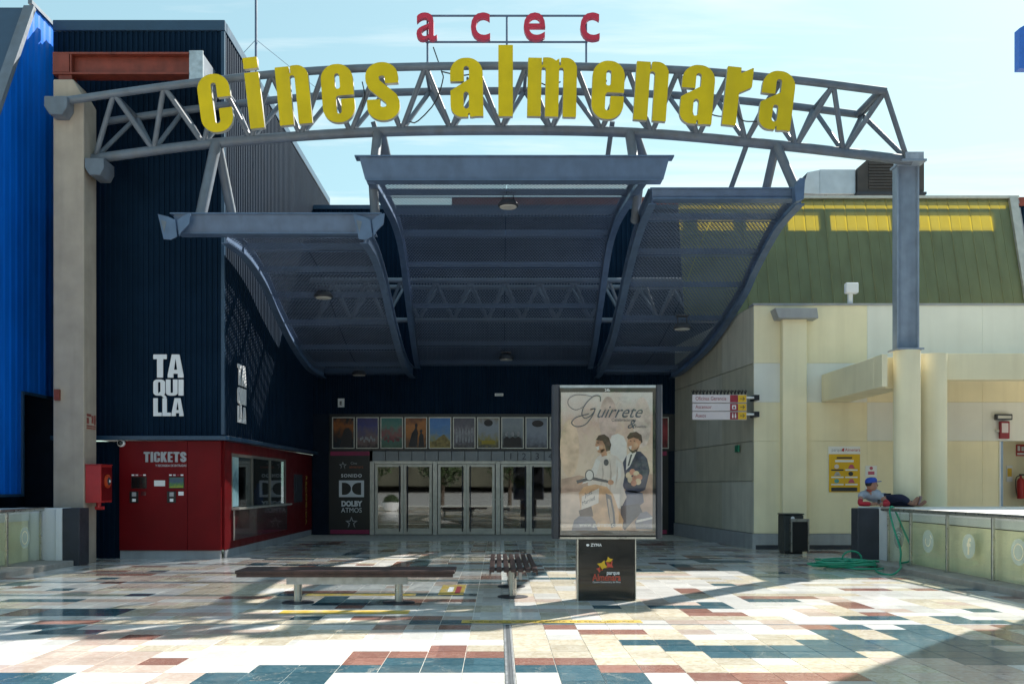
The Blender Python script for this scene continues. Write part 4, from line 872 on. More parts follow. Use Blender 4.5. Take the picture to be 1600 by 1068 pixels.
# front edge beams
def ibeam(parent, xa, xb, Y, z0, z1, tilt=0.1, cut=0.12, mat_=None):
    mat_ = mat_ or m_steelb
    MB().prism([(xa, z1 - 0.025), (xb, z1 - 0.025), (xb, z1), (xa, z1)], Y - 0.17, Y + 0.10).build('beam_flange', mat_, parent)
    MB().prism([(xa + cut, z0), (xb - cut, z0), (xb - cut, z0 + 0.025), (xa + cut, z0 + 0.025)], Y - 0.10, Y + 0.17).build('beam_flange', mat_, parent)
    b = MB(); b.add([(xa + 0.02 + cut*0.3, Y - 0.13, z1 - 0.026), (xb - 0.02 - cut*0.3, Y - 0.13, z1 - 0.026), (xb - cut*0.9, Y - 0.06, z0 + 0.026), (xa + cut*0.9, Y - 0.06, z0 + 0.026),
                     (xa + 0.02 + cut*0.3, Y - 0.11, z1 - 0.026), (xb - 0.02 - cut*0.3, Y - 0.11, z1 - 0.026), (xb - cut*0.9, Y - 0.04, z0 + 0.026), (xa + cut*0.9, Y - 0.04, z0 + 0.026)],
                    [(0,1,2,3),(7,6,5,4),(0,4,5,1),(1,5,6,2),(2,6,7,3),(3,7,4,0)]); b.build('beam_web', mat_, parent)
cans = [o for o in COL.objects if o.name.startswith('entrance_canopy')]
cC, cL, cR = cans[0], cans[1], cans[2]
ibeam(cC, ax(556, 17.75), ax(1051, 17.75), 17.75, az(284, 17.75), az(247, 17.75), cut=0.2)
ibeam(cL, ax(270, 17.9), ax(598, 17.9), 17.9, az(367, 17.9), az(336, 17.9), cut=0.12)
ibeam(cR, ax(1014, 17.95), ax(1247, 17.95), 17.95, az(313, 17.95), az(297, 17.95), cut=0.05)
MB().prism([(ax(1236, 17.9), az(322, 17.9)), (ax(1248, 17.9), az(318, 17.9)), (ax(1250, 17.9), az(286, 17.9)), (ax(1242, 17.9), az(286, 17.9)), (ax(1234, 17.9), az(300, 17.9))], 17.6, 17.8).build('end_plate', m_steelb, cR)
# flared, cranked end plates of the low beam
for xa, xb in ((250, 300), (553, 602)):
    q = lambda pts, y0, y1, mt=m_steelb: MB().prism([tuple(at(a, b, 17.72).xz) for a, b in pts], y0, y1).build('end_plate', mt, cL, bevel=0.004)
    q(((xa, 337), (xa + 16, 341), (xa + 27, 346), (xa + 30, 372), (xa + 20, 377), (xa + 9, 376)), 17.60, 17.63)
    q(((xa + 5, 346), (xa + 14, 349), (xa + 10, 366)), 17.594, 17.599, m_steel)
    q(((xa + 29, 346), (xb - 8, 337), (xb, 335), (xb - 2, 352), (xb - 14, 364), (xa + 32, 371)), 17.63, 17.66)
# struts from the truss down to the canopies
def strut(parent, a, Ya_, b, Yb_, r): MB().tube([at(*a, Ya_), at(*b, Yb_)], r, 12).build('strut', m_steel, parent)
strut(cL, (338, 224), 18.25, (314, 336), 17.95, 0.105); strut(cL, (340, 224), 18.3, (362, 334), 18.7, 0.09)
strut(cC, (590, 209), 18.25, (586, 250), 18.0, 0.095); strut(cC, (596, 209), 18.3, (606, 255), 18.8, 0.095); strut(cC, (583, 190), 18.85, (604, 262), 19.2, 0.05)
strut(cC, (984, 209), 18.25, (990, 250), 18.0, 0.095); strut(cC, (992, 209), 18.3, (1008, 255), 18.8, 0.095); strut(cC, (957, 190), 18.85, (948, 255), 19.3, 0.05)
strut(cR, (1214, 229), 18.25, (1244, 298), 17.95, 0.09); strut(cR, (1212, 229), 18.3, (1196, 300), 19.0, 0.085); strut(cR, (1166, 228), 18.3, (1140, 300), 19.0, 0.05)
strut(cC, (581, 250), 18.3, (586, 335), 18.4, 0.09); strut(cC, (1000, 275), 18.6, (992, 345), 19.6, 0.09)

# rear truss above the canopies
bk = thing('rear_truss', (0, 26.4, 5.9), 'pale tubular truss behind the perforated canopies', 'truss')
zA, zB_ = 7.0, 6.0
for yy, zz, nm in ((26.0, zA, 'top_chord'), (26.9, zA, 'top_chord'), (26.45, zB_, 'bottom_chord')): MB().tube([(-5.1, yy, zz), (7.25, yy, zz)], 0.07, 10).build(nm, m_steel, bk)
for i in range(13):
    xa = -5.0 + i*0.94
    for yy in (26.0, 26.9):
        MB().tube([(xa, 26.45, zB_), (xa + 0.47, yy, zA)], 0.045, 8).build('diagonal', m_steel, bk); MB().tube([(xa + 0.94, 26.45, zB_), (xa + 0.47, yy, zA)], 0.045, 8).build('diagonal', m_steel, bk)
# canopy lamps
def lamp(px, py, Y, ztop, label, r=0.21):
    p = at(px, py, Y)
    t = thing('canopy_lamp', p, label, 'lamp', 'round lamps hanging under the canopies')
    MB().lathe([(r*0.35, 0.13), (r*0.7, 0.11), (r, 0.03), (r, 0.0), (r*0.86, -0.015)], p, 24).build('housing', m_darkgrey, t)
    MB().lathe([(r*0.84, -0.016), (r*0.80, -0.03), (0.01, -0.036)], p, 24).build('diffuser', m_lampglass, t)
    for s_ in (-1, 1): MB().bar(p + Vector((s_*r*0.5, 0, 0.1)), p + Vector((s_*r*0.5, 0, ztop)), 0.03, 0.02).build('bracket_arm', m_darkgrey, t)
    MB().box(p.x - r*0.7, p.x + r*0.7, p.y - 0.08, p.y + 0.08, p.z + ztop, p.z + ztop + 0.03).build('mount_plate', m_darkgrey, t)
lamp(794, 322, 19.6, 0.25, 'round lamp under the front edge of the middle canopy'); lamp(505.5, 464, 21.5, 0.22, 'round lamp under the canopy beside the navy wall')
lamp(1066, 513, 22.6, 0.28, 'round lamp under the canopy beside the cream building'); lamp(791, 561, 27.2, 0.18, 'round lamp low at the back of the middle canopy'); lamp(561, 585, 27.2, 0.2, 'round lamp low at the back of the canopy by the navy wall')

# ================================================================== STEEL COLUMN, ROUND COLUMNS, CREAM BUILDING
YC = 18.55
sc_ = thing('steel_column', (ax(1415, YC), YC, 3.95), 'grey steel H-section column carrying the truss on a round cream column', 'column')
xa, xb = ax(1398, YC), ax(1432.5, YC); z0, z1 = az(548, YC), az(262, YC)
MB().box(xa, xa + 0.03, YC - 0.11, YC + 0.11, z0, z1).build('flange', m_colsteel_lit, sc_); MB().box(xb - 0.03, xb, YC - 0.11, YC + 0.11, z0, z1).build('flange', m_colsteel_lit, sc_); MB().box(xa + 0.031, xb - 0.031, YC - 0.02, YC + 0.02, z0, z1).build('web', m_colsteel_lit, sc_)
MB().box(xa - 0.02, xb + 0.02, YC - 0.4, YC + 0.18, z1, z1 + 0.04).build('cap_plate', m_colsteel_lit, sc_); MB().box(xa + 0.04, xb - 0.04, YC - 0.4, YC + 0.15, z1 + 0.041, z1 + 0.17).build('bearing', m_galv, sc_)
MB().box(xa - 0.04, xb + 0.04, YC - 0.24, YC + 0.24, z0 - 0.001, z0 + 0.03).build('base_plate', m_colsteel_lit, sc_)
zc_ = az(548, YC) - 0.002
for i, (pa, pb, yy) in enumerate(((1397, 1437, YC), (1438, 1478, YC + 0.35))):
    t = thing('round_column', (ax((pa+pb)/2, yy), yy, 0), ('round cream column under the grey steel column', 'round cream column right of the one under the steel column')[i], 'column', 'round cream columns')
    r = (ax(pb, yy) - ax(pa, yy))/2
    MB().lathe([(r, -0.1), (r, zc_ if i == 0 else zc_ - 0.02)], (ax((pa+pb)/2, yy), yy, 0), 40).build('shaft', m_cream, t)
lb = thing('cream_lintel', (8, 19.5, 3.4), 'cream lintel beam running back and sideways from the round columns', 'beam')
MB().box(ax(1388, 18.1), ax(1440, 18.1) - 0.0, 18.82, 21.85, az(601, 18.1), az(549, 18.1) - 0.01).build('beam', m_cream, lb, bevel=0.01); MB().box(ax(1388, 18.1), ax(1397, 18.1) - 0.005, 18.4, 18.815, az(601, 18.1), az(549, 18.1) - 0.01).build('beam_end', m_cream, lb)
MB().box(ax(1440, 18.3) + 0.003, 15, 18.92, 19.2, az(590, 18.6), az(548, 18.6)).build('beam', m_cream, lb, bevel=0.01); MB().box(ax(1478, 18.3) + 0.01, ax(1491, 18.3), 18.8, 18.915, az(606, 18.3), az(552, 18.3)).build('corbel', m_cream, lb)
MB().box(ax(1440, 18.3) + 0.01, 15, 19.21, 21.8, az(560, 18.6), az(550, 18.6)).build('slab', m_cream, lb)

YW = 21.9
cb = thing('cream_building', (9, YW, 0), 'cream and white panelled building right of the entrance', 'building')
Zw = lambda y: az(y, YW); Xw = lambda x: ax(x, YW)
cols = [Xw(1178), Xw(1355), Xw(1535), Xw(1700), 16.5]; rowz = [0.36, 2.42 + 0.05, Zw(628), Zw(567), Zw(477)]
pat = [['C','C','C','C'], ['C','W','W','W'], ['W','C','C','C'], ['C','W','W','W']]
dx0, dx1 = Xw(1567), Xw(1567) + 1.3
for r in range(4):
    for c_ in range(4):
        xa, xb = cols[c_] + 0.0015, cols[c_+1] - 0.0015; mt = m_cream if pat[r][c_] == 'C' else m_white_wall
        segs = [(xa, xb)]
        if r == 0 and c_ == 2: segs = [(xa, dx0 - 0.02), (dx1 + 0.02, xb)]
        for a, b in segs:
            if b - a > 0.05: MB().box(a, b, YW, YW + 0.12, rowz[r] + 0.0015, rowz[r+1] - 0.0015).build('wall_panel', mt, cb, bevel=0.003)
MB().box(cols[0] + 0.02, dx0 - 0.05, YW + 0.06, YW + 0.3, 0, rowz[-1] - 0.02).box(dx1 + 0.05, 16.4, YW + 0.06, YW + 0.3, 0, rowz[-1] - 0.02).box(dx0 - 0.051, dx1 + 0.051, YW + 0.061, YW + 0.3, rowz[1] + 0.01, rowz[-1] - 0.02).build('wall_core', m_cream, cb)
MB().box(cols[0] - 0.03, 16.5, YW - 0.03, YW + 0.35, rowz[-1], rowz[-1] + 0.045).build('coping', m_skirt, cb)
MB().box(cols[0] + 0.004, dx0 - 0.02, YW - 0.02, YW + 0.059, 0.1, 0.355).build('skirting', m_skirt, cb); MB().box(cols[0] + 0.004, dx0 - 0.02, YW - 0.012, YW + 0.059, 0, 0.099).build('skirting', m_darkgrey, cb)
MB().box(Xw(1218.5), Xw(1256), YW - 0.22, YW - 0.004, 0, Zw(500)).build('pilaster', m_cream, cb, bevel=0.012); MB().prism([(Xw(1209), Zw(501.5)), (Xw(1270), Zw(501.5)), (Xw(1268), Zw(486)), (Xw(1203), Zw(486))], YW - 0.4, YW - 0.003).build('pilaster_cap', m_skirt, cb, bevel=0.01)
# shaded side wall, skewed, in big panels with joints
yrow = [0.36, 1.55, 2.47, Zw(567), Zw(477)]
ycols = [YW + 0.005, 24.1, 26.2, YB + 0.2]
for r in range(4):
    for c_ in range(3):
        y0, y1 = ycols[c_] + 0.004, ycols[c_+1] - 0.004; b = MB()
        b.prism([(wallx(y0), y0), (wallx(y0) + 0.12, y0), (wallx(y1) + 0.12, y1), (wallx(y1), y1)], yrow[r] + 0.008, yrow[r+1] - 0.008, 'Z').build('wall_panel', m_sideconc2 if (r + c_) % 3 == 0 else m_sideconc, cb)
MB().prism([(wallx(22) + 0.05, 22.0), (wallx(22) + 0.3, 22.0), (wallx(YB) + 0.3, YB + 0.2), (wallx(YB) + 0.05, YB + 0.2)], 0, yrow[-1] - 0.02, 'Z').build('wall_core', m_skirt, cb)
MB().prism([(wallx(YW) - 0.03, YW - 0.018), (wallx(YW) + 0.04, YW - 0.018), (wallx(YB) + 0.04, YB), (wallx(YB) - 0.03, YB)], 0.0, 0.355, 'Z').build('skirting', m_skirt, cb)
# recess with doorway at the edge of the picture
MB().box(dx0 - 0.4, dx1 + 0.6, 22.9, 23.0, 0, 2.6).build('recess_wall', m_cream, cb); MB().box(dx0 - 0.4, dx1 + 0.6, YW + 0.305, 22.995, 2.62, 2.7).build('recess_ceiling', m_cream, cb); MB().box(dx0 - 0.5, dx0 - 0.41, YW + 0.305, 23.0, 0, 2.7).build('recess_side', m_cream, cb); MB().box(dx1 + 0.61, dx1 + 0.7, YW + 0.305, 23.0, 0, 2.7).build('recess_side', m_cream, cb); MB().box(dx0 - 0.3, dx1 + 0.5, 22.86, 22.895, 0, 0.95).build('recess_dado', m_skirt, cb)
MB().box(dx0 - 0.06, dx0 - 0.001, YW - 0.01, 22.85, 0, rowz[1] - 0.01).build('door_frame', M('door_blue', (0.25, 0.34, 0.48), 0.5), cb); MB().box(dx0 - 0.085, dx0 - 0.061, YW - 0.02, YW + 0.2, 0, rowz[1] - 0.01).build('door_trim', m_white, cb)
t = thing('fire_extinguisher', (ax(1594, 22.7), 22.7, 0.9), 'red fire extinguisher hanging in the doorway recess', 'extinguisher')
p = Vector((ax(1595, 22.7), 22.7, az(779, 22.7))); MB().lathe([(0.02,0),(0.08,0.01),(0.085,0.05),(0.085,0.42),(0.06,0.48),(0.025,0.5),(0.025,0.55)], p, 20).build('cylinder', m_firered, t)
MB().box(p.x - 0.03, p.x + 0.08, p.y - 0.02, p.y + 0.02, p.z + 0.551, p.z + 0.59).build('valve', m_black, t); MB().tube(catmull([p + Vector((0,0,0.56)), p + Vector((-0.12,-0.02,0.5)), p + Vector((-0.13,-0.03,0.25)), p + Vector((-0.1,-0.03,0.08))], 10), 0.012, 6).build('hose', m_black, t)
t = thing('fire_sign', (ax(1595, 22.85), 22.85, az(710, 22.85)), 'red and white fire equipment sign inside the doorway recess', 'sign')
MB().box(ax(1589, 22.85), ax(1603, 22.85), 22.88, 22.898, az(712, 22.85), az(694, 22.85)).build('plate', m_firered, t); MB().box(ax(1591, 22.85), ax(1595, 22.85), 22.875, 22.879, az(704, 22.85), az(696, 22.85)).box(ax(1597, 22.85), ax(1601, 22.85), 22.875, 22.879, az(704, 22.85), az(697, 22.85)).box(ax(1590.5, 22.85), ax(1601, 22.85), 22.875, 22.879, az(710, 22.85), az(707, 22.85)).build('pictogram', m_white, t)
t = thing('small_notice', (ax(1578, 22.85), 22.85, az(752, 22.85)), 'small yellow and white notice inside the doorway recess', 'notice')
MB().box(ax(1574, 22.85), ax(1583, 22.85), 22.88, 22.898, az(752, 22.85), az(727, 22.85)).build('sheet', m_white, t); MB().box(ax(1575, 22.85), ax(1582, 22.85), 22.875, 22.879, az(744, 22.85), az(731, 22.85)).build('print', m_orange, t)
# alarm unit on the wall
t = thing('alarm_unit', (ax(1563, YW), YW, az(684, YW)), 'small dark lamp and red alarm box on the white wall near the doorway', 'alarm')
MB().box(Xw(1553), Xw(1578), YW - 0.12, YW - 0.002, Zw(656), Zw(647)).build('lamp_housing', m_darkgrey, t, bevel=0.01); MB().box(Xw(1555), Xw(1576), YW - 0.124, YW - 0.121, Zw(654), Zw(649.5)).build('lens', m_lampglass, t)
MB().box(Xw(1560), Xw(1575), YW - 0.08, YW - 0.002, Zw(685), Zw(658)).build('box', m_maroon, t, bevel=0.01); MB().box(Xw(1562.5), Xw(1572.5), YW - 0.086, YW - 0.081, Zw(676), Zw(661)).build('label', m_signwhite, t); MB().lathe([(0.035,0),(0.035,0.06),(0.02,0.08)], (Xw(1557), YW - 0.005, Zw(673)), 14, axis='Y').build('button', m_lampglass, t)
# wall floodlight on the parapet
t = thing('parapet_lamp', (Xw(1331), YW + 0.1, rowz[-1]), 'square white floodlight on a short post on the cream parapet', 'lamp')
MB().box(Xw(1328), Xw(1334.5), YW + 0.08, YW + 0.16, rowz[-1] + 0.045, Zw(457)).build('post', m_white, t); MB().box(Xw(1322), Xw(1342), YW + 0.0, YW + 0.14, Zw(457.5), Zw(441)).build('head', m_lettergrey, t, bevel=0.02)
# info posters
t = thing('info_poster', (Xw(1319), YW, Zw(769)), 'yellow poster with rows of pictograms on the cream wall behind the person', 'poster')
yq = YW - 0.01; MB().box(Xw(1294), Xw(1344), yq, YW - 0.002, Zw(769), Zw(697)).build('sheet', m_white, t)
MB().box(Xw(1294.7), Xw(1343.5), yq - 0.004, yq - 0.001, Zw(768.5), Zw(709)).build('yellow_field', m_orange, t)
MB().box(Xw(1298.5), Xw(1339), yq - 0.007, yq - 0.0045, Zw(767), Zw(761)).box(Xw(1307), Xw(1331), yq - 0.007, yq - 0.0045, Zw(716), Zw(713.5)).build('dark_bar', m_darkgrey, t); MB().box(Xw(1304.5), Xw(1333.5), yq - 0.007, yq - 0.0045, Zw(721.5), Zw(718)).build('white_bar', m_white, t)
for r in range(3):
    for c_ in (0, 1):
        xm = Xw(1308 + c_*22); zz = Zw(733.5 + r*11.3)
        MB().box(xm - 0.14, xm + 0.14, yq - 0.007, yq - 0.0045, zz - 0.02, zz + 0.012).build('caption_bar', m_darkgrey if (r, c_) == (0, 0) else m_white, t)
        flat('pictogram', ell(xm - 0.015, zz + 0.075, 0.055, 0.05, 12) if (r + c_) % 2 == 0 else [(xm - 0.08, zz + 0.03), (xm + 0.08, zz + 0.03), (xm + 0.03, zz + 0.12), (xm - 0.03, zz + 0.12)], yq - 0.0045, [m_signwhite, m_redside, m_galv, m_darkgrey, M('teal_print', (0.1, 0.35, 0.35), 0.5), m_redside][r*2 + c_], t)
text('parque', t, (Xw(1299), yq - 0.001, Zw(704.5)), 0.1, m_greytext, sx=0.9); text('Almenara', t, (Xw(1320), yq - 0.001, Zw(704.5)), 0.1, m_firered, sx=0.9); flat('logo', [(Xw(1314.5), Zw(704)), (Xw(1318.5), Zw(705)), (Xw(1319), Zw(699.5)), (Xw(1316), Zw(700.5))], yq - 0.0005, m_firered, t)
t = thing('white_notice', (Xw(1361), YW, Zw(765)), 'small white notice right of the yellow poster', 'notice')
MB().box(Xw(1352), Xw(1370), yq, YW - 0.002, Zw(744), Zw(727)).box(Xw(1352), Xw(1370), yq, YW - 0.002, Zw(765), Zw(745.5)).build('sheet', m_white, t); flat('print', ell(Xw(1361), Zw(731), 0.04, 0.04, 10), yq - 0.0005, m_redside, t); MB().box(Xw(1356), Xw(1366), yq - 0.003, yq - 0.0005, Zw(741), Zw(736)).build('print', m_redside, t)
t = thing('exit_sign', (wallx(22.9) - 0.02, 22.9, 2.1), 'small green exit sign on the shaded side wall', 'sign')
MB().box(wallx(23) - 0.045, wallx(23) - 0.012, 22.7, 23.05, az(706, 22.9), az(695.5, 22.9)).build('plate', M('exit_green', (0.01, 0.20, 0.11), 0.5), t)

# direction sign bracketed to the wall
Ys = 21.55
ds = thing('direction_sign', (ax(1125, Ys), Ys, az(656, Ys)), 'three white direction boards with yellow arrows bracketed to the building corner', 'sign')
xa, xb = ax(1081.5, Ys), ax(1166, Ys)
for i, (ya_, yb2, word) in enumerate(((616.5, 629, 'Oficinas Gerencia'), (630, 642, 'Ascensor'), (643, 655.5, 'Aseos'))):
    bd = MB().box(xa, xb, Ys - 0.04, Ys + 0.04, az(yb2, Ys), az(ya_, Ys)).build('board', m_signwhite, ds, bevel=0.006)
    z_ = az(yb2, Ys)
    MB().box(ax(1140, Ys), ax(1152.3, Ys), Ys - 0.046, Ys - 0.0405, z_ + 0.008, az(ya_, Ys) - 0.008).build('pictogram_field', m_maroon, bd); MB().box(ax(1152.6, Ys), xb - 0.008, Ys - 0.046, Ys - 0.0405, z_ + 0.008, az(ya_, Ys) - 0.008).build('arrow_field', m_orange, bd)
    text(word, bd, (ax(1086, Ys), Ys - 0.0415, z_ + 0.055), 0.12, m_maroon, sx=0.80)
    zc2 = (z_ + az(ya_, Ys))/2; xm = ax(1159, Ys)
    MB().bar((xm - 0.05, Ys - 0.0475, zc2), (xm + 0.05, Ys - 0.0475, zc2), 0.003, 0.012).bar((xm + 0.05, Ys - 0.0475, zc2), (xm + 0.01, Ys - 0.0475, zc2 + 0.04), 0.003, 0.012).bar((xm + 0.05, Ys - 0.0475, zc2), (xm + 0.01, Ys - 0.0475, zc2 - 0.04), 0.003, 0.012).build('arrow', m_darkgrey, bd)
    xp = ax(1146.2, Ys)
    if i == 2:
        for s_ in (-0.03, 0.03): MB().box(xp + s_ - 0.015, xp + s_ + 0.015, Ys - 0.049, Ys - 0.0465, zc2 - 0.05, zc2 + 0.02).build('pictogram', m_white, bd); flat('pictogram', ell(xp + s_, zc2 + 0.042, 0.014, 0.014, 10), Ys - 0.0465, m_white, bd)
    if i == 1: MB().box(xp - 0.045, xp + 0.045, Ys - 0.049, Ys - 0.0465, zc2 - 0.045, zc2 + 0.045).build('pictogram', m_white, bd); MB().box(xp - 0.02, xp + 0.02, Ys - 0.052, Ys - 0.0495, zc2 - 0.03, zc2 + 0.02).build('pictogram', m_maroon, bd)
sp_ = MB()
n_ = 16
for i in range(n_):
    x = xa + 0.02 + i*(xb - xa - 0.04)/(n_-1)
    for d_ in ((-0.03, 0, 0.10), (0.03, 0, 0.10), (0, -0.03, 0.11)): sp_.tube([(x, Ys, az(616.5, Ys)), (x + d_[0], Ys + d_[1], az(616.5, Ys) + d_[2])], 0.009, 5)
sp_.build('bird_spikes', m_black, ds)
for yy in (621, 647): MB().tube([(xb, Ys, az(yy, Ys)), (wallx(22.1) + 0.02, Ys, az(yy, Ys))], 0.028, 10).build('bracket', m_white, ds); MB().box(wallx(22) - 0.08, wallx(22) + 0.03, Ys - 0.06, YW - 0.021, az(yy, Ys) - 0.06, az(yy, Ys) + 0.06).build('wall_plate', m_black, ds)

# ================================================================== GREEN TRANSLUCENT ROOF, PLANT
gr = thing('green_roof', (9.5, 24, 5.2), 'steep olive green translucent sheet roof behind the cream building', 'roof')
gy0, gz0, gy1, gz1 = 23.7, 5.5, 24.6, az(311, 24.6)
def gp(x, t): return Vector((x, gy0 + (gy1-gy0)*t, gz0 + (gz1-gz0)*t))
def tz(py):                                              # parameter up the slope where the photograph's row lies
    return min(range(0, 1001), key=lambda k: abs(az(py, gy0 + (gy1-gy0)*k/1000) - (gz0 + (gz1-gz0)*k/1000)))/1000
GX0, GX1, NGP = 4.6, 13.05, 16
for i in range(NGP):
    xa = GX0 + i*(GX1-GX0)/NGP; xb = xa + (GX1-GX0)/NGP; w_ = xb - xa; b = MB(); pr = [(0,0),(0.05,0.025),(0.10,0),(0.5,0),(0.53,0.012),(0.56,0),(1,0)]
    for (u, h), (u2, h2) in zip(pr, pr[1:]):
        nn = Vector((0, -1, 0.26)).normalized()
        b.add([gp(xa+u*w_, 0) + nn*h, gp(xa+u2*w_, 0) + nn*h2, gp(xa+u2*w_, 1) + nn*h2, gp(xa+u*w_, 1) + nn*h], [(0,1,2,3)])
    b.build('sheet_panel', m_greensheet, gr, smooth=False)
tA, tB = tz(358), tz(333); tC = tz(324)
bd = MB()
def slab_(x0, x1, t0, t1):
    o_ = Vector((0, 0.025, 0)); q = [gp(x0,t0)+o_, gp(x1,t0)+o_, gp(x1,t1)+o_, gp(x0,t1)+o_]; bd.add(q + [p + Vector((0,0.02,0)) for p in q], [(0,1,2,3),(7,6,5,4),(0,4,5,1),(1,5,6,2),(2,6,7,3),(3,7,4,0)])
slab_(GX0, GX1 + 0.3, 0.0, tA); slab_(GX0, GX1 + 0.3, tB, tC); slab_(GX0, GX1 + 0.3, tz(317), 1.0)
for pa, pb in ((1070, 1092), (1150, 1168), (1215, 1233), (1283, 1300), (1396, 1437), (1556, 1600)): slab_(ax(pa, 24.4), ax(pb, 24.4), tA + 0.002, tB - 0.002)
bd.build('backing', m_skirt, gr)
MB().bar(gp(GX1 + 0.1, 0), gp(GX1 + 0.1, 1) + Vector((0,0,0.05)), 0.2, 0.16, (0, 1, 0)).build('edge_trim', m_alu, gr); MB().box(GX0, GX1 + 0.25, gy1 - 0.08, gy1 + 0.1, gz1 + 0.002, gz1 + 0.07).build('ridge_trim', m_alu, gr)
nv = thing('navy_rear_wall', (6, 31, 0), 'navy ribbed rear wall with a red top band behind canopies and green roof', 'wall')
corr(MB(), (ax(706, 31), 31, 0), (24, 31, 0), 5.0, az(322, 31), (0, -1, 0), 0.14, 0.03).build('sheet', m_navy, nv, smooth=False); MB().box(ax(706, 31), 24, 30.95, 31.2, az(322, 31), az(308.5, 31)).build('top_band', m_rust, nv)

hv = thing('roof_duct', (9.3, 27, 8.8), 'pale metal air duct with a slanted intake on the roof', 'duct')
Yh = 27.0; H_ = lambda x, y: (ax(x, Yh), az(y, Yh))
MB().prism([H_(1281, 303), H_(1337, 303), H_(1337, 264.5), H_(1281, 264.5)], Yh, Yh + 1.2).build('body', m_duct, hv, bevel=0.01)
b = MB(); b.add([(*[H_(1282, 303)[0]], Yh + 0.02, H_(1282, 303)[1]), (H_(1282, 265)[0], Yh + 0.02, H_(1282, 265)[1]), (H_(1251, 300)[0], Yh - 0.1, H_(1251, 303)[1]), (H_(1260, 272)[0], Yh - 0.1, H_(1260, 271)[1]),
               (H_(1282, 303)[0], Yh + 1.18, H_(1282, 303)[1]), (H_(1282, 265)[0], Yh + 1.18, H_(1282, 265)[1]), (H_(1251, 300)[0], Yh + 1.3, H_(1251, 303)[1]), (H_(1260, 272)[0], Yh + 1.3, H_(1260, 271)[1])],
              [(0,1,3,2),(4,6,7,5),(0,2,6,4),(1,5,7,3)]); b.build('intake_hood', m_duct, hv, smooth=False)
for xx in (1290, 1330): MB().box(ax(xx, Yh), ax(xx, Yh) + 0.08, Yh + 0.1, Yh + 0.2, gz1, az(303, Yh)).build('leg', m_steel, hv)
hu = thing('roof_unit', (11, 27, 8.8), 'dark brown louvred air-conditioning unit on the roof behind the steel column', 'air conditioner')
MB().prism([H_(1338, 302), H_(1396, 302), H_(1396, 252), H_(1352, 252), H_(1338, 264)], Yh - 0.1, Yh + 1.4).build('body', m_duct_dk, hv and hu, bevel=0.01)
for k in range(9): MB().box(ax(1354, Yh) + 0.02, ax(1394, Yh), Yh - 0.13, Yh - 0.101, az(296 - k*4.6, Yh), az(296 - k*4.6, Yh) + 0.05).build('louvre', m_duct_dk, hu)
MB().box(ax(1396, Yh) + 0.005, ax(1402, Yh), Yh - 0.12, Yh + 1.4, az(302, Yh), az(252, Yh)).build('corner_post', m_duct, hu); MB().box(ax(1402, Yh) + 0.005, ax(1442, Yh), Yh - 0.08, Yh + 1.4, az(300, Yh), az(250, Yh)).build('side_module', m_duct_dk, hu)
MB().box(ax(1336, Yh), ax(1444, Yh), Yh - 0.16, Yh + 1.45, az(306, Yh), az(302, Yh) - 0.004).build('base_frame', m_darkgrey, hu)
for xx in (1345, 1430): MB().box(ax(xx, Yh), ax(xx, Yh) + 0.1, Yh + 0.1, Yh + 0.2, gz1, az(306.2, Yh)).build('leg', m_steel, hu)

# ================================================================== BLUE TRANSLUCENT BLOCKS
def blue_sheet(b, xw, pts, nx):
    pass
bl = thing('blue_block', (-9.6, 17.5, 0), 'bright blue translucent sheet building at the picture edge beside the pillar', 'building')
XBl = -9.05; yE = XBl*F/(84.5 - CX)
Zt = az(45, yE)
def blY(px): return XBl*F/(px - CX)
front = [(blY(-70), az(345, blY(-70))), (blY(0), az(145, blY(0))), (blY(46), az(12, blY(46)))]
yf_top = front[-1][0]
zn = az(611, blY(35)); zlow = az(771, blY(35))
edge = lambda z: front[0][0] + (z - front[0][1])*(front[-1][0]-front[0][0])/(front[-1][1]-front[0][1])
ys = [14.6 + i*(yE - 14.6)/22 for i in range(23)]
for i in range(22):                                       # upright sheet strips, each cut by the sloping front edge
    y0, y1 = ys[i], ys[i+1]; zlo = zlow if (y0+y1)/2 < blY(35) else zn
    def ztop(y): 
        s_ = (front[-1][1]-front[0][1])/(front[-1][0]-front[0][0]); return min(Zt, front[0][1] + (y - front[0][0])*s_)
    za, zb2 = ztop(y0), ztop(y1)
    if zb2 < zlo + 0.1: continue
    za = max(za, zlo + 0.05)
    b = MB(); ym = (y0*0.75 + y1*0.25); zm = za*0.75 + zb2*0.25
    b.add([(XBl, y0, zlo), (XBl + 0.010, ym, zlo), (XBl, y1, zlo), (XBl, y1, zb2), (XBl + 0.010, ym, zm), (XBl, y0, za)], [(0,1,4,5),(1,2,3,4)])
    b.build('sheet_strip', m_bluesheet, bl, smooth=False)
MB().bar((XBl + 0.01, *front[0]), (XBl + 0.01, *front[-1]), 0.10, 0.2, (1, 0, 0)).build('sloping_trim', m_steel, bl); MB().box(XBl - 0.03, XBl + 0.05, yf_top, yE + 0.03, Zt, Zt + 0.07).build('top_trim', m_steel, bl); MB().box(XBl - 0.03, XBl + 0.05, yE, yE + 0.05, zn, Zt).build('end_trim', m_steel, bl)
MB().box(XBl - 0.03, XBl + 0.04, blY(35), yE, zn - 0.05, zn).box(XBl - 0.03, XBl + 0.04, blY(35) - 0.05, blY(35), zlow - 0.05, zn).box(XBl - 0.03, XBl + 0.04, 14.6, blY(35) - 0.05, zlow - 0.05, zlow).build('lower_trim', m_navytrim, bl)
b = MB(); b.add([(XBl - 0.02, front[0][0]-1.2, front[0][1]-2.2), (XBl - 0.02, *front[-1]), (XBl - 5, *front[-1]), (XBl - 5, front[0][0]-1.2, front[0][1]-2.2)], [(0,1,2,3)]); b.build('sloping_face', m_navytrim, bl, smooth=False)
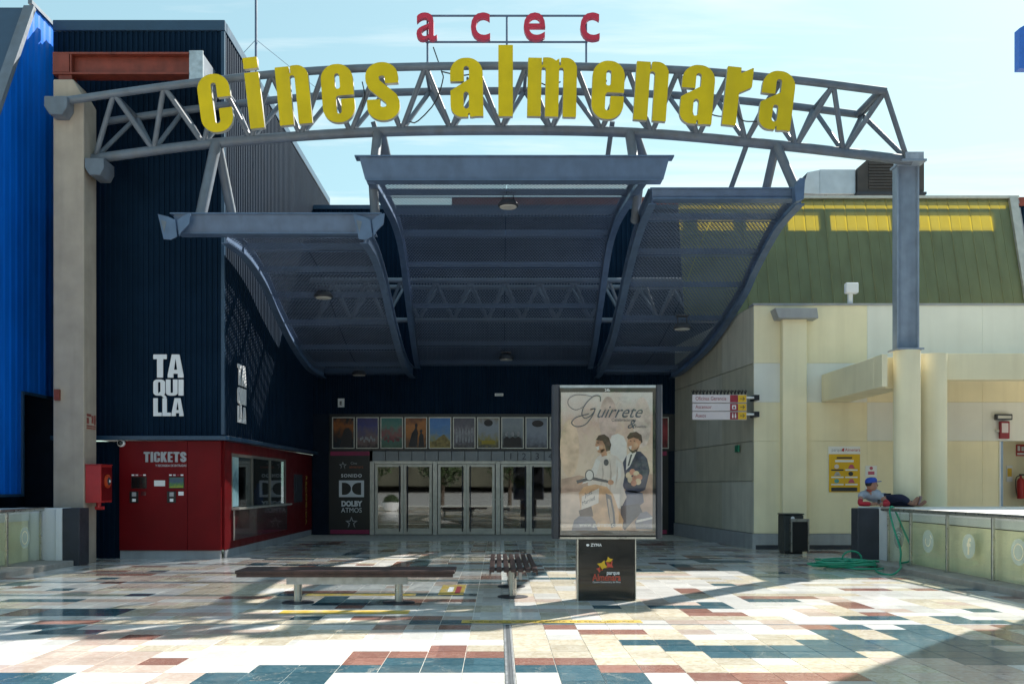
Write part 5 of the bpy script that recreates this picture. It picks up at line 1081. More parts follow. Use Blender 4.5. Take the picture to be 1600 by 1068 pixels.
MB().box(XBl - 5, XBl - 0.6, 14.6, yE, 0, zlow + 0.3).box(XBl - 5, XBl - 0.6, edge(5.5) + 0.7, yE, zlow + 0.31, 7).build('core', m_navy_dk, bl)
MB().box(-16, px0 + 0.03, yE + 0.1, yE + 0.2, 0, 9).build('passage_wall', m_navy_dk, bl)
MB().box(ax(84.5, 17.85) + 0.01, ax(93, 17.85), 17.82, 17.895, az(625, 17.85), az(608, 17.85)).build('hinge_block', m_rust, py_)

# ---- its twin on the other side, mostly outside the picture
br = thing('blue_block', (9.8, 12.5, 0), 'blue sheet building beside the right railing whose shadow falls across the tiles', 'building')
XR, YE2 = 9.05, 14.2
for i in range(20):
    y0 = 5.6 + i*(YE2 - 5.6)/20; y1 = y0 + (YE2-5.6)/20 - 0.008
    MB().add([(XR, y0, 1.5), (XR - 0.010, y0*0.75+y1*0.25, 1.5), (XR, y1, 1.5), (XR, y1, 10.4), (XR - 0.010, y0*0.75+y1*0.25, 10.4), (XR, y0, 10.4)], [(0,1,4,5),(1,2,3,4)]).build('sheet_strip', m_bluesheet, br, smooth=False)
MB().box(XR + 0.3, XR + 5, 5.6, YE2 - 0.02, 0, 10.3).build('core', m_navy_dk, br)
MB().box(XR + 0.01, XR + 4, YE2 + 0.001, YE2 + 0.27, 5.2, 10.4).build('upper_fascia', m_navytrim, br)
fsn = thing('far_blue_sign', (ax(1640, 60), 60, 0), 'edge of a far blue sign board high above the roofs at the picture edge', 'sign')
MB().prism([tuple(at(a, b, 60).xz) for a, b in ((1593, 44), (1600, 40), (1690, 40), (1690, 107), (1593, 107))], 60, 60.6).build('board', M('far_blue', (0.02, 0.12, 0.50), 0.5), fsn); MB().tube([(ax(1640, 60), 60.8, -0.3), (ax(1640, 60), 60.8, az(60, 60))], 0.35, 12).build('pole', m_steel, fsn)

# ================================================================== PARAPETS AND GLASS RAILINGS
m_parapet_y = M('parapet_yellow', (0.93, 0.85, 0.60), 0.8, var=0.08, streak=0.2)
pr_ = thing('low_parapet', (8, 16, 0), 'low white topped parapet block behind the glass railing the person leans on', 'parapet')
ZP = 1.05
MB().box(7.22, 8.95, 9.5, 17.62, 0.0, 0.82).build('wall', m_parapet_y, pr_); MB().box(7.20, 8.95, 9.5, 17.62, 0.835, ZP).build('coping', m_white, pr_, bevel=0.01); MB().box(7.24, 8.9, 9.52, 17.6, 0.82, 0.835).build('shadow_gap', m_darkgrey, pr_)
MB().box(7.0, 11.5, 17.64, 18.72, 0.0, ZP).build('end_block', m_white, pr_, bevel=0.01); MB().box(6.60, 6.995, 17.64, 17.98, 0.0, ZP - 0.01).build('dark_end', m_darkgrey, pr_, bevel=0.012)
MB().box(7.0, 7.19, 17.2, 17.635, 0.0, ZP - 0.004).build('pier', m_white, pr_, bevel=0.008)
def film_mat(name, col, see):
    m = M(name, col, 0.6); N, L = m.node_tree.nodes, m.node_tree.links; B = N['Principled BSDF']; t = N.new('ShaderNodeBsdfTransparent'); mx = N.new('ShaderNodeMixShader'); mx.inputs[0].default_value = see
    L.new(B.outputs[0], mx.inputs[1]); L.new(t.outputs[0], mx.inputs[2]); L.new(mx.outputs[0], [n for n in N if n.type == 'OUTPUT_MATERIAL'][0].inputs['Surface']); return m
m_sticker = film_mat('glass_sticker', (0.66, 0.76, 0.72), 0.45); m_sticker_g = film_mat('glass_sticker_grey', (0.30, 0.32, 0.30), 0.5)
def railing(posts, kerb, label, side, stickers):
    t = thing('glass_railing', (posts[0][0], posts[0][1], 0), label, 'railing', 'glass railings along the plaza sides')
    MB().prism(kerb, -0.05, 0.10, 'Z').build('kerb', m_stone, t, bevel=0.012)
    for x, y in posts:
        MB().box(x - 0.022, x + 0.022, y - 0.022, y + 0.022, 0.10, 1.0).build('post', m_stainless, t, bevel=0.004); MB().box(x - 0.05, x + 0.05, y - 0.05, y + 0.05, 0.101, 0.112).build('base_plate', m_stainless, t)
    a, b_ = posts[0], posts[-1]; d = (Vector((b_[0], b_[1], 0)) - Vector((a[0], a[1], 0))).normalized()
    MB().tube([Vector((a[0], a[1], 1.03)) - d*0.25, Vector((b_[0], b_[1], 1.03)) + d*0.3], 0.033, 14).build('handrail', m_stainless, t)
    for (p, q) in zip(posts, posts[1:]):
        P_, Q_ = Vector((*p, 0)), Vector((*q, 0)); dd = (Q_ - P_).normalized(); P_ += dd*0.035; Q_ -= dd*0.035; n = Vector((dd.y, -dd.x, 0))*0.005
        MB().add([P_ - n + Vector((0,0,.13)), P_ + n + Vector((0,0,.13)), Q_ + n + Vector((0,0,.13)), Q_ - n + Vector((0,0,.13)), P_ - n + Vector((0,0,.97)), P_ + n + Vector((0,0,.97)), Q_ + n + Vector((0,0,.97)), Q_ - n + Vector((0,0,.97))],
                 [(0,3,2,1),(4,5,6,7),(0,1,5,4),(1,2,6,5),(2,3,7,6),(3,0,4,7)]).build('glass_pane', m_railglass, t, smooth=False)
    for k, (p, q, kind) in enumerate(stickers):
        P_, Q_ = Vector((*p, 0)), Vector((*q, 0)); dd = (Q_ - P_).normalized(); c = (P_ + Q_)/2 + Vector((0, 0, 0.55)); n = Vector((side, 0, 0))*0.008
        def disc(r0, r1, a0, a1, mt, lift, c2=None, nn=26, nm='sticker'):
            cc = c2 or c; b2 = MB(); vs_ = []
            for i in range(nn + 1):
                a_ = R(a0 + (a1-a0)*i/nn)
                for r in (r0, r1): vs_.append(cc + dd*(r*math.cos(a_)) + Vector((0,0,r*math.sin(a_))) + n*(1+lift))
            b2.add(vs_, [(2*i, 2*i+1, 2*i+3, 2*i+2) for i in range(nn)]); return b2.build(nm, mt, t, smooth=False)
        disc(0.0, 0.185, 0, 360, m_sticker_g if kind == 'wifi' else m_sticker, 0)
        if kind == 'wifi':
            for r in (0.05, 0.10, 0.15): disc(r, r + 0.02, 40, 140, m_sticker, 0.3, c + Vector((0,0,-0.06)))
            disc(0, 0.025, 0, 360, m_sticker, 0.3, c + Vector((0,0,-0.06)))
        if kind == 'f':
            text('f', t, c + n*1.3 - Vector((0, 0, 0.12)), 0.34, m_parapet_y, name='sticker_print', rotz=math.atan2(dd.y, dd.x) + (math.pi if dd.y > 0 and side < 0 else 0), align='CENTER', ext=0.0005, off=0.012)
        if kind == 'cart':
            disc(0.07, 0.09, 150, 390, m_parapet_y, 0.3); disc(0.13, 0.15, 30, 60, m_parapet_y, 0.3, c + Vector((0,0,-0.02)))
        if kind == 'ring': disc(0.10, 0.12, 0, 360, m_parapet_y, 0.3)
    return t
pR = [(6.985, 17.15), (7.02, 16.3), (7.07, 15.08), (7.12, 13.78), (7.17, 12.5), (7.22, 11.2), (7.27, 9.9)]
pR = [(x - 0.02, y) for x, y in pR]
railing(pR, [(6.60, 17.62), (7.185, 17.62), (7.195, 9.5), (6.93, 9.5)], 'glass railing with round stickers and green hose beside the low parapet', -1,
        [(pR[0], pR[1], 'wifi'), (pR[1], pR[2], 'cart'), (pR[2], pR[3], 'f'), (pR[3], pR[4], 'ring')])
pl_ = thing('low_parapet', (-9, 16, 0), 'low white and grey parapet end in front of the concrete pillar', 'parapet')
MB().box(-9.0, -8.55, 10, 17.45, 0, 0.82).build('wall', m_parapet_y, pl_); MB().box(-9.0, -8.53, 10, 17.45, 0.822, ZP).build('coping', m_white, pl_); MB().box(ax(88, 17.5), ax(98.5, 17.5), 17.46, 17.85, 0, ZP).box(-8.9, ax(88, 17.5) - 0.003, 17.5, 17.85, 0, ZP - 0.003).build('pier', m_white, pl_, bevel=0.008)
MB().box(ax(98.5, 17.5) + 0.004, ax(125.5, 17.5), 17.46, 17.88, 0, ZP - 0.004).build('grey_end', m_darkgrey, pl_, bevel=0.01)
pL = [(-8.30, 17.40), (-8.25, 16.1), (-8.20, 14.8), (-8.15, 13.5)]
railing(pL, [(-7.72, 17.45), (-8.5, 17.45), (-8.5, 12.0), (-7.86, 12.0)], 'short glass railing in front of the concrete pillar', 1, [(pL[0], pL[1], 'ring')])

# fire box and sign on the pillar
fbx = thing('fire_hose_cabinet', (-7.45, 17.8, 1.1), 'red fire hose cabinet fixed to the corner of the concrete pillar', 'cabinet')
fx0, fx1, fy0, fy1, fz0, fz1 = px1 + 0.003, ax(157.5, 17.95), 17.95, 18.47, az(785, 17.95), az(726, 17.95)
MB().box(fx0, fx1, fy0, fy1, fz0, fz1).build('box', m_firered, fbx, bevel=0.008)
MB().box(fx0, fx1 + 0.015, fy0 - 0.02, fy1, fz1 + 0.001, fz1 + 0.015).build('lid', m_firered, fbx)
MB().box(fx1 + 0.001, fx1 + 0.012, fy0 + 0.04, fy1 - 0.03, fz0 + 0.04, fz1 - 0.04).build('door', m_red, fbx)
for r, mt, h in ((0.13, M('reel_orange', (0.5, 0.06, 0.015), 0.4), 0.03), (0.075, m_darkgrey, 0.045), (0.03, m_lettergrey, 0.055)): MB().lathe([(r, 0), (r, h), (r*0.8, h + 0.008)], (fx1 + 0.013, 18.2, (fz0+fz1)/2 + 0.05), 20, axis='X').build('reel', mt, fbx)
MB().tube([(fx1 - 0.1, 18.1, fz0), (fx1 - 0.1, 18.1, fz0 - 0.1)], 0.04, 10).tube([(fx1 - 0.16, 18.1, fz0 - 0.1), (fx1 + 0.0, 18.1, fz0 - 0.1)], 0.035, 10).build('valve', m_firered, fbx)
fs_ = thing('fire_sign', (px1, 18.2, az(671, 18.2)), 'faded red and white fire sign on the concrete pillar', 'sign')
MB().box(px1 + 0.001, px1 + 0.008, 17.98, 18.42, az(671, 18.2), az(646, 18.2)).build('plate', m_conc, fs_)
m_fade = M('faded_red', (0.26, 0.06, 0.045), 0.7, var=0.3, scale=12); pg = MB()
for ya_, yb2, za_, zb2 in ((18.0, 18.1, 662, 653), (18.0, 18.2, 651, 647), (18.22, 18.30, 661, 649), (18.33, 18.40, 663, 648), (18.0, 18.4, 666.5, 664.5), (18.0, 18.4, 670, 668)): pg.box(px1 + 0.0085, px1 + 0.012, ya_, yb2, az(za_, 18.2), az(zb2, 18.2))
pg.build('pictogram', m_fade, fs_)

# ================================================================== ADVERTISING STAND
YM = 12.2
ad = thing('advertising_stand', (ax(948, YM), YM, 0), 'black free-standing advertising stand with a wedding poster on a dark foot', 'advertising stand')
Xm = lambda x: ax(x, YM); Zm = lambda y: az(y, YM)
cx0, cx1, cz0, cz1 = Xm(873), Xm(1025), Zm(838), Zm(602)
MB().box(cx0, cx1, YM, YM + 0.20, cz0, cz1).build('case', m_black, ad, bevel=0.01)
for a, b_ in ((863, 874.5), (1024.5, 1035)): MB().prism([(Xm(a) + 0.02, YM - 0.03), (Xm(b_) - 0.02, YM - 0.03), (Xm(b_), YM), (Xm(b_), YM + 0.2), (Xm(b_) - 0.02, YM + 0.23), (Xm(a) + 0.02, YM + 0.23), (Xm(a), YM + 0.2), (Xm(a), YM)], Zm(841), Zm(601), 'Z').build('side_post', m_darkgrey, ad)
MB().box(Xm(874.6), Xm(1024.4), YM - 0.012, YM - 0.001, Zm(605.5), Zm(601.5)).build('top_trim', m_galv, ad); MB().box(Xm(874.6), Xm(1024.4), YM - 0.02, YM + 0.22, Zm(841.5), Zm(838.3)).build('bottom_trim', m_stainless, ad)
text('24h', ad, (Xm(949), YM - 0.004, Zm(611)), 0.045, m_lettergrey, align='CENTER', off=0.001)
m_pbg = poster_mat('wedding_print', [(0.30,0.20,0.15),(0.55,0.36,0.26),(0.74,0.58,0.46),(0.66,0.46,0.38),(0.72,0.66,0.62)], 2, 0.9)
px_0, px_1, pz0, pz1 = Xm(876.5), Xm(1019.5), Zm(828), Zm(612.5)
po = MB().box(px_0, px_1, YM - 0.006, YM - 0.001, pz0, pz1).build('poster', m_pbg, ad)
pc = lambda n, c, v=0.28: M('print_' + n, c, 0.4, var=v, scale=7)
Yq = YM - 0.0065
def ps(name, pts, mt, lift=0): flat(name, [(Xm(a), Zm(b_)) for a, b_ in pts], Yq - lift*0.0006, mt, po, 0.0005)
def pe(name, cx_, cy_, rx, ry, mt, lift=0, a0=0, a1=360): flat(name, [(Xm(a), Zm(b_)) for a, b_ in [(cx_ + rx*math.cos(R(a0+(a1-a0)*i/22)), cy_ + ry*math.sin(R(a0+(a1-a0)*i/22))) for i in range(22 if a1-a0 >= 360 else 23)]], Yq - lift*0.0006, mt, po, 0.0005)
m_suit, m_dress, m_face, m_hairp, m_scoot, m_veil, m_dark, m_rose = pc('suit',(0.05,0.055,0.10)), pc('dress',(0.72,0.62,0.56),0.06), pc('face',(0.55,0.28,0.17)), pc('hair',(0.09,0.05,0.035)), pc('scooter',(0.62,0.36,0.20)), pc('veil',(0.74,0.69,0.66),0.05), pc('dark',(0.07,0.07,0.09)), pc('rose',(0.60,0.28,0.20),0.4)
m_shade = pc('street',(0.42,0.26,0.20),0.3)
pe('printed_blur', 890, 700, 15, 45, pc('warm_blur',(0.70,0.50,0.36)), 0); pe('printed_blur', 950, 655, 14, 36, pc('mid_blur',(0.62,0.45,0.40)), 0); pe('printed_blur', 1003, 660, 14, 40, pc('right_blur',(0.66,0.52,0.46)), 0)
ps('printed_street', [(877,748),(905,742),(940,752),(1019,740),(1019,828),(877,828)], pc('street',(0.46,0.30,0.23),0.3), 0); ps('printed_street', [(877,770),(912,766),(908,828),(877,828)], pc('street_pale',(0.66,0.48,0.38),0.2), 1)
ps('printed_veil', [(952,690),(956,680),(965,677),(974,681),(979,692),(979,712),(984,735),(975,752),(958,748)], m_veil, 1)
ps('printed_suit', [(973,722),(979,711),(990,704),(1001,705),(1011,716),(1015,735),(1012,748),(1008,764),(996,770),(980,768),(971,758),(970,738)], m_suit, 2)
ps('printed_shirt', [(979,711),(989,703),(994,706),(984,728),(978,734)], m_veil, 3); ps('printed_tie', [(985,710),(988,709),(983,727),(980,728)], m_dark, 4)
ps('printed_face', [(981,684),(986,679),(995,679),(1000,686),(999,697),(995,705),(988,708),(983,703),(980,695)], m_face, 3); ps('printed_hair', [(979,683),(984,676),(994,674),(1002,679),(1004,690),(1000,694),(998,686),(990,683),(982,686)], m_hairp, 4)
ps('printed_mouth', [(982,697),(987,696),(986,702),(983,702)], m_dress, 5)
ps('printed_dress', [(933,714),(940,709),(952,708),(963,712),(973,722),(976,742),(973,758),(979,776),(970,794),(948,790),(926,772),(918,756),(927,734)], m_dress, 3)
ps('printed_sleeve', [(931,716),(938,720),(932,740),(922,752),(908,756),(906,749),(917,744),(926,730)], m_veil, 4); ps('printed_sleeve', [(962,716),(972,724),(970,745),(958,756),(952,750),(962,740)], m_veil, 4)
pe('printed_hand', 906, 752, 5, 4, m_face, 5); pe('printed_hand', 954, 753, 5, 4, m_face, 5)
ps('printed_face', [(931,689),(935,684),(943,685),(946,694),(944,703),(939,708),(934,706),(931,699)], m_face, 4); ps('printed_neck', [(938,703),(946,700),(949,711),(940,713)], m_face, 4)
ps('printed_hair', [(931,687),(935,680),(944,678),(951,683),(955,694),(953,703),(947,705),(945,695),(941,688)], m_hairp, 5); ps('printed_mouth', [(931,698),(936,696),(936,702),(933,703)], m_veil, 5)
ps('printed_scooter', [(904,770),(912,760),(930,756),(948,760),(958,772),(966,795),(974,812),(972,828),(930,828),(926,806),(908,800)], m_scoot, 5); ps('printed_shield', [(946,770),(955,774),(960,800),(962,822),(955,824),(950,800)], m_dark, 6); ps('printed_shield', [(949,778),(953,780),(957,800),(958,816),(954,818)], pc('rib',(0.5,0.36,0.26)), 7)
ps('printed_sign', [(909,775),(936,762),(935,785),(908,797)], m_dress, 6); ps('printed_mudguard', [(893,828),(897,812),(908,803),(922,804),(930,814),(934,828)], pc('mudguard',(0.19,0.18,0.23)), 6); ps('printed_lamp', [(904,797),(924,790),(927,806),(906,806)], m_hairp, 7)
ps('printed_bars', [(900,750),(924,744),(950,750),(950,754),(924,749),(902,755)], m_dark, 6); pe('printed_mirror', 921, 742, 7, 9, m_dark, 7); pe('printed_mirror', 921, 742, 5.5, 7.5, m_veil, 8); pe('printed_mirror', 947, 722, 4, 5, m_dark, 7)
ps('printed_legs', [(972,766),(992,766),(1004,770),(1006,784),(996,792),(978,796),(970,786)], pc('jeans',(0.09,0.10,0.16)), 2); ps('printed_seat', [(970,790),(998,786),(1004,800),(990,812),(976,828),(970,820)], m_dark, 4); ps('printed_bike', [(992,815),(1000,801),(1010,798),(1019,806),(1019,826),(994,826)], pc('bike',(0.20,0.19,0.24)), 6); ps('printed_bike', [(994,812),(1019,807),(1019,810),(994,816)], m_veil, 7)
m_blush, m_fold, m_brow = pc('blush',(0.62,0.36,0.24)), pc('fold',(0.56,0.46,0.41)), pc('brow',(0.12,0.07,0.05))
pe('printed_eye', 934.5, 692, 1.5, 0.8, m_brow, 6); ps('printed_brow', [(932.5,689.5),(936.5,689),(936.5,690),(932.5,690.5)], m_brow, 6); pe('printed_cheek', 939, 697, 3, 3.5, m_blush, 5); ps('printed_nose', [(931,692),(929.6,696),(931.5,697)], m_face, 5)
pe('printed_eye', 985, 688.5, 1.4, 0.8, m_brow, 6); pe('printed_eye', 991, 688.5, 1.4, 0.8, m_brow, 6); pe('printed_cheek', 993, 695, 3.4, 4, m_blush, 5); ps('printed_beard', [(981,698),(984,704),(988,708),(995,705),(998,697),(995,701),(988,704)], m_hairp, 5); pe('printed_ear', 999.5, 691, 1.8, 3.2, m_face, 5)
for pts in (((940,716),(944,740),(938,768),(936,768),(941,740)), ((952,712),(956,738),(954,772),(951,772),(953,738)), ((964,724),(966,742),(962,762),(960,762),(963,742)), ((946,745),(952,770),(948,784),(945,784),(948,768))): ps('printed_fold', pts, m_fold, 4.5)
ps('printed_lapel', [(994,706),(998,712),(988,738),(985,735)], pc('lapel',(0.035,0.04,0.075)), 5); ps('printed_arm', [(1001,708),(1011,716),(1014,738),(1004,752),(996,752),(1004,738)], pc('sleeve_suit',(0.065,0.07,0.12)), 5)
for i, (a, b_) in enumerate(((982,742),(988,737),(994,740),(999,745),(985,749),(992,747),(997,752),(990,754))): pe('printed_flower', a, b_, 4.6, 5, m_rose if i % 2 else pc('cream_rose',(0.70,0.55,0.38)), 7 + i*0.3)
m_ink = pc('ink', (0.10, 0.11, 0.15)); Yt = YM - 0.0125
gsw = catmull([Vector((Xm(a), Yt, Zm(b_))) for a, b_ in ((938,627),(937,619),(927,619),(914,632),(909,646),(914,653),(924,648),(930,638),(922,640),(929,639),(925,650),(914,663),(900,666),(893,660),(900,652),(913,648),(920,646))], 80)
MB().tube(gsw, 0.0065, 5).build('printed_swash', m_ink, po)
gs2 = catmull([Vector((Xm(a), Yt, Zm(b_))) for a, b_ in ((914,634),(900,640),(889,634),(888,624),(898,617),(914,617),(926,620))], 40)
MB().tube(gs2, 0.004, 5).build('printed_swash', m_ink, po)
text('uirrete', po, (Xm(930), Yt, Zm(652)), 0.225, m_ink, shear=0.5, sx=0.92, ext=0.0004)
text('Celebraciones', po, (Xm(955), Yt, Zm(658)), 0.055, m_ink, ext=0.0004); text('&', po, (Xm(979), Yt, Zm(669)), 0.16, m_ink, shear=0.4, ext=0.0004); text('Eventos', po, (Xm(992), Yt, Zm(668)), 0.045, m_ink, ext=0.0004)
text('www.guirrete.com', po, (Xm(905), Yt, Zm(822)), 0.075, m_veil, ext=0.0004, sx=0.95); text('Just', po, (Xm(914), Yt, Zm(776)), 0.07, m_dark, ext=0.0004, shear=0.3, rot=(R(90), R(-25), 0)); text('Married', po, (Xm(910), Yt, Zm(789)), 0.07, m_dark, ext=0.0004, shear=0.3, rot=(R(90), R(-25), 0), sx=0.8)
MB().box(Xm(875), Xm(1024), YM - 0.022, YM - 0.018, Zm(836), Zm(606)).build('glass_front', glass_mat('poster_glass', (0.96, 0.97, 0.97), 0.085), ad)
# foot with the shopping-centre emblem
MB().box(Xm(904), Xm(992), YM + 0.01, YM + 0.19, 0.0, Zm(841.6) - 0.001).build('foot', m_black_gloss, ad, bevel=0.006); MB().box(Xm(901.5), Xm(904) - 0.002, YM + 0.0, YM + 0.2, 0, Zm(842)).box(Xm(992) + 0.002, Xm(994), YM + 0.0, YM + 0.2, 0, Zm(842)).build('foot_trim', m_stainless, ad)
Yf_ = YM + 0.008
def kite(cx_, cy_, s_, mt, rot_):
    pts = []
    for k in range(8):
        r = s_ if k % 2 == 0 else s_*0.50; a_ = R(rot_ + k*45); pts.append((Xm(cx_ + r*math.cos(a_)), Zm(cy_ + r*math.sin(a_))))
    flat('emblem', pts, Yf_, mt, ad, 0.001)
m_ey, m_er = M('emblem_yellow', (0.70, 0.42, 0.01), 0.4), M('emblem_red', (0.55, 0.07, 0.04), 0.4)
kite(941.5, 883, 9, m_ey, 20); kite(952, 875, 6.5, m_ey, 70); kite(952.5, 881.5, 7.5, m_er, 40); kite(937, 889, 5.5, m_er, 10)
text('parque', ad, (Xm(948), Yf_, Zm(897)), 0.072, m_lettergrey, off=0.001, sx=0.82); text('Almenara', ad, (Xm(948), Yf_, Zm(906.5)), 0.125, m_er, align='CENTER', off=0.002, sx=0.74); text('Centro Comercial y de Ocio', ad, (Xm(948), Yf_, Zm(910)), 0.032, m_lettergrey, align='CENTER', sx=0.95)
text('ZYMA', ad, (Xm(923), Yf_, Zm(853)), 0.052, m_lettergrey, off=0.001); flat('emblem', ell(Xm(918.5), Zm(851), 0.02, 0.016, 12), Yf_, m_lettergrey, ad, 0.001)

# ================================================================== BENCHES
def bench(loc, rotz, label):
    t = thing('bench', loc, label, 'bench', 'slatted benches on the plaza'); t.rotation_euler.z = rotz; L_ = 2.68
    lo = Vector(loc)
    def P(b_, name, mt, bevel=0.0):
        b_.v = [v + lo for v in b_.v]; return b_.build(name, mt, t, bevel)
    for k in range(7):
        y = -0.27 + k*0.09; P(MB().box(-L_/2, L_/2, y - 0.032, y + 0.032, 0.385, 0.425), 'slat', m_wood, 0.006)
    P(MB().box(-L_/2 + 0.02, L_/2 - 0.02, -0.30, -0.285, 0.345, 0.384), 'edge_rail', m_wood); P(MB().box(-L_/2 + 0.02, L_/2 - 0.02, 0.285, 0.30, 0.345, 0.384), 'edge_rail', m_wood)
    for sx_ in (-0.63, 0.63):
        P(MB().box(sx_ - 0.03, sx_ + 0.03, -0.28, 0.28, 0.345, 0.3845), 'cross_bar', m_darkgrey); P(MB().tube([(sx_, 0, 0.01), (sx_, 0, 0.344)], 0.05, 20), 'leg', m_stainless); P(MB().lathe([(0.20, 0), (0.20, 0.01), (0.06, 0.018)], (sx_, 0, 0.0), 24), 'base_plate', m_darkgrey)
    P(MB().box(-0.75, 0.75, -0.12, -0.08, 0.24, 0.342), 'under_beam', m_galv)
    return t
bench((ax(543.5, 11.95), 12.0, 0), 0, 'long dark slatted bench seen side-on on two round steel legs')
bench((ax(800, 11.9) + 0.02, 13.25, 0), R(90), 'dark slatted bench seen end-on beside the advertising stand')

# ================================================================== LITTER BIN, HOSE
bn = thing('litter_bin', (ax(1243, 20.4), 20.5, 0), 'dark rectangular litter bin standing beside the cream pilaster', 'bin')
a, b_ = ax(1225, 20.4), ax(1256, 20.4); z1 = az(804, 20.4)
MB().box(a, b_, 20.4, 20.85, 0.05, z1).build('body', m_bin, bn, bevel=0.02); MB().box(a + 0.02, b_ - 0.02, 20.43, 20.8, 0, 0.05).build('base', m_black, bn); MB().box(a - 0.01, b_ + 0.01, 20.39, 20.86, z1 + 0.001, z1 + 0.03).build('lid', m_bin, bn, bevel=0.01)
MB().box(a + 0.14, b_ + 0.08, 20.33, 20.395, 0.06, z1 - 0.10).build('door', m_black, bn); 
fr_ = MB(); 
for q in ((a + 0.12, a + 0.15), (b_ + 0.06, b_ + 0.09)): fr_.box(*q, 20.31, 20.398, 0.05, z1 - 0.08)
fr_.box(a + 0.151, b_ + 0.059, 20.31, 20.398, z1 - 0.14, z1 - 0.08); fr_.build('door_frame', m_stainless, bn)
MB().lathe([(0.04, 0), (0.04, 0.01)], ((a+b_)/2 - 0.03, 20.389, z1 - 0.07), 14, axis='Y').build('badge', m_lettergrey, bn)

hs = thing('garden_hose', (ax(1320, 17.0), 17.0, 0), 'green garden hose coiled on the floor with a loop over the handrail', 'hose')
rh = random.Random(5); pts = []; c0 = Vector((ax(1322, 16.95), 16.95, 0))
for k in range(14*13):
    a_ = 2*math.pi*k/14; lap = k/14; r = 0.27 + 0.16*math.sin(lap*1.9) + rh.uniform(-0.05, 0.05)
    pts.append(c0 + Vector((r*1.35*math.cos(a_) + 0.16*math.sin(lap*2.7), 0.55*r*math.sin(a_)*1.4 + 0.14*math.cos(lap*3.3), 0.017 + 0.009*lap + rh.uniform(0, 0.03))))
MB().tube(catmull(pts, len(pts)*2), 0.0165, 7).build('coil', m_hose, hs)
lp_ = [c0 + Vector((0.12 + 0.17*math.cos(a_), 0.05, 0.17 + 0.13*math.sin(a_))) for a_ in [2*math.pi*i/16 for i in range(17)]]; MB().tube(lp_, 0.0165, 7).build('upright_loop', m_hose, hs)
run = [c0 + Vector((0.5, -0.05, 0.03)), Vector((6.52, 16.6, 0.015)), Vector((6.30, 15.9, 0.015)), Vector((6.40, 15.6, 0.015)), Vector((6.62, 15.8, 0.11)), Vector((6.86, 16.4, 0.13)), Vector((6.93, 16.55, 0.35)), Vector((6.94, 16.85, 0.7)), Vector((6.935, 17.02, 1.0)), Vector((6.965, 17.0, 1.085)), Vector((7.01, 16.95, 1.0)), Vector((7.02, 16.6, 0.65)), Vector((7.03, 16.38, 0.42)), Vector((7.0, 16.3, 0.2)), Vector((6.92, 16.5, 0.125))]
MB().tube(catmull(run, 90), 0.0165, 7).build('run', m_hose, hs)

# ================================================================== PERSON resting on the parapet end
pe_ = thing('person', (7.2, 18.15, ZP), 'person in blue cap and grey shirt resting on the parapet with bare foot up', 'person')
def skin(name, chains, mt, parent, sub=2, label=None):
    vs_, es, rs = [], [], []
    idx = {}
    for ch in chains:
        pr2 = None
        for (p, r) in ch:
            k = tuple(round(c, 4) for c in p)
            if k not in idx: idx[k] = len(vs_); vs_.append(Vector(p) - wloc(parent)); rs.append(r)
            if pr2 is not None and pr2 != idx[k]: es.append((pr2, idx[k]))
            pr2 = idx[k]
    me = bpy.data.meshes.new(name); me.from_pydata([tuple(v) for v in vs_], es, []); me.materials.append(mt)
    o = bpy.data.objects.new(name, me); COL.objects.link(o); o.parent = parent; WLOC[o.name] = wloc(parent)
    o.modifiers.new('skin', 'SKIN'); sm = o.modifiers.new('sub', 'SUBSURF'); sm.levels = sub; sm.render_levels = sub
    for i, sv in enumerate(me.skin_vertices[0].data):
        rr2 = rs[i] if isinstance(rs[i], tuple) else (rs[i], rs[i]); sv.radius = rr2; sv.use_root = (i == 0)
    for p_ in me.polygons: p_.use_smooth = True
    o.modifiers['skin'].use_smooth_shade = True
    return o
pelvis = (7.34, 18.42, 1.19); waist = (7.22, 18.32, 1.22); chest = (7.06, 18.14, 1.28); nb_ = (6.98, 18.06, 1.345); nk = (6.975, 18.03, 1.40); hd = (6.985, 18.01, 1.47)
shL, shR = (6.81, 18.02, 1.285), (7.13, 18.0, 1.275); elL, elR = (6.72, 17.86, 1.115), (7.25, 17.84, 1.11); haL, haR = (6.96, 17.78, 1.115), (7.04, 17.77, 1.12)
hip1, kn1, an1 = (7.40, 18.34, 1.185), (7.58, 18.06, 1.235), (7.80, 18.10, 1.105); hip2, kn2, an2 = (7.43, 18.44, 1.15), (7.72, 18.24, 1.13), (8.02, 18.22, 1.095)
toe1 = (7.93, 18.12, 1.24); toe2 = (8.12, 18.22, 1.17)
skin('body', [[(pelvis, .11), (waist, .10), (chest, .115), (nb_, .07), (nk, .05), (hd, .06)],
              [(chest, .115), (shL, .055), (elL, .042), (haL, .032)], [(chest, .115), (shR, .055), (elR, .042), (haR, .032)],
              [(pelvis, .11), (hip1, .085), (kn1, .06), (an1, .04), (toe1, .035)], [(pelvis, .11), (hip2, .085), (kn2, .06), (an2, .04), (toe2, .035)]], m_skin, pe_)
skin('shirt', [[(waist, .118), (chest, .135), (nb_, .08)], [(waist, .118), ((7.30, 18.39, 1.2), .12)], [(chest, .135), (shL, .078), ((6.765, 17.94, 1.20), .062)], [(chest, .135), (shR, .078), ((7.19, 17.92, 1.19), .062)]], m_shirt, pe_)
skin('sleeve', [[((6.765, 17.94, 1.20), .052), (elL, .052), ((6.91, 17.79, 1.117), .042)]], m_redsleeve, pe_); skin('sleeve', [[((7.19, 17.92, 1.19), .052), (elR, .052), ((7.10, 17.77, 1.117), .042)]], m_redsleeve, pe_)
skin('collar', [[((6.975, 18.04, 1.355), .074), ((6.977, 18.03, 1.385), .066)]], m_redsleeve, pe_)
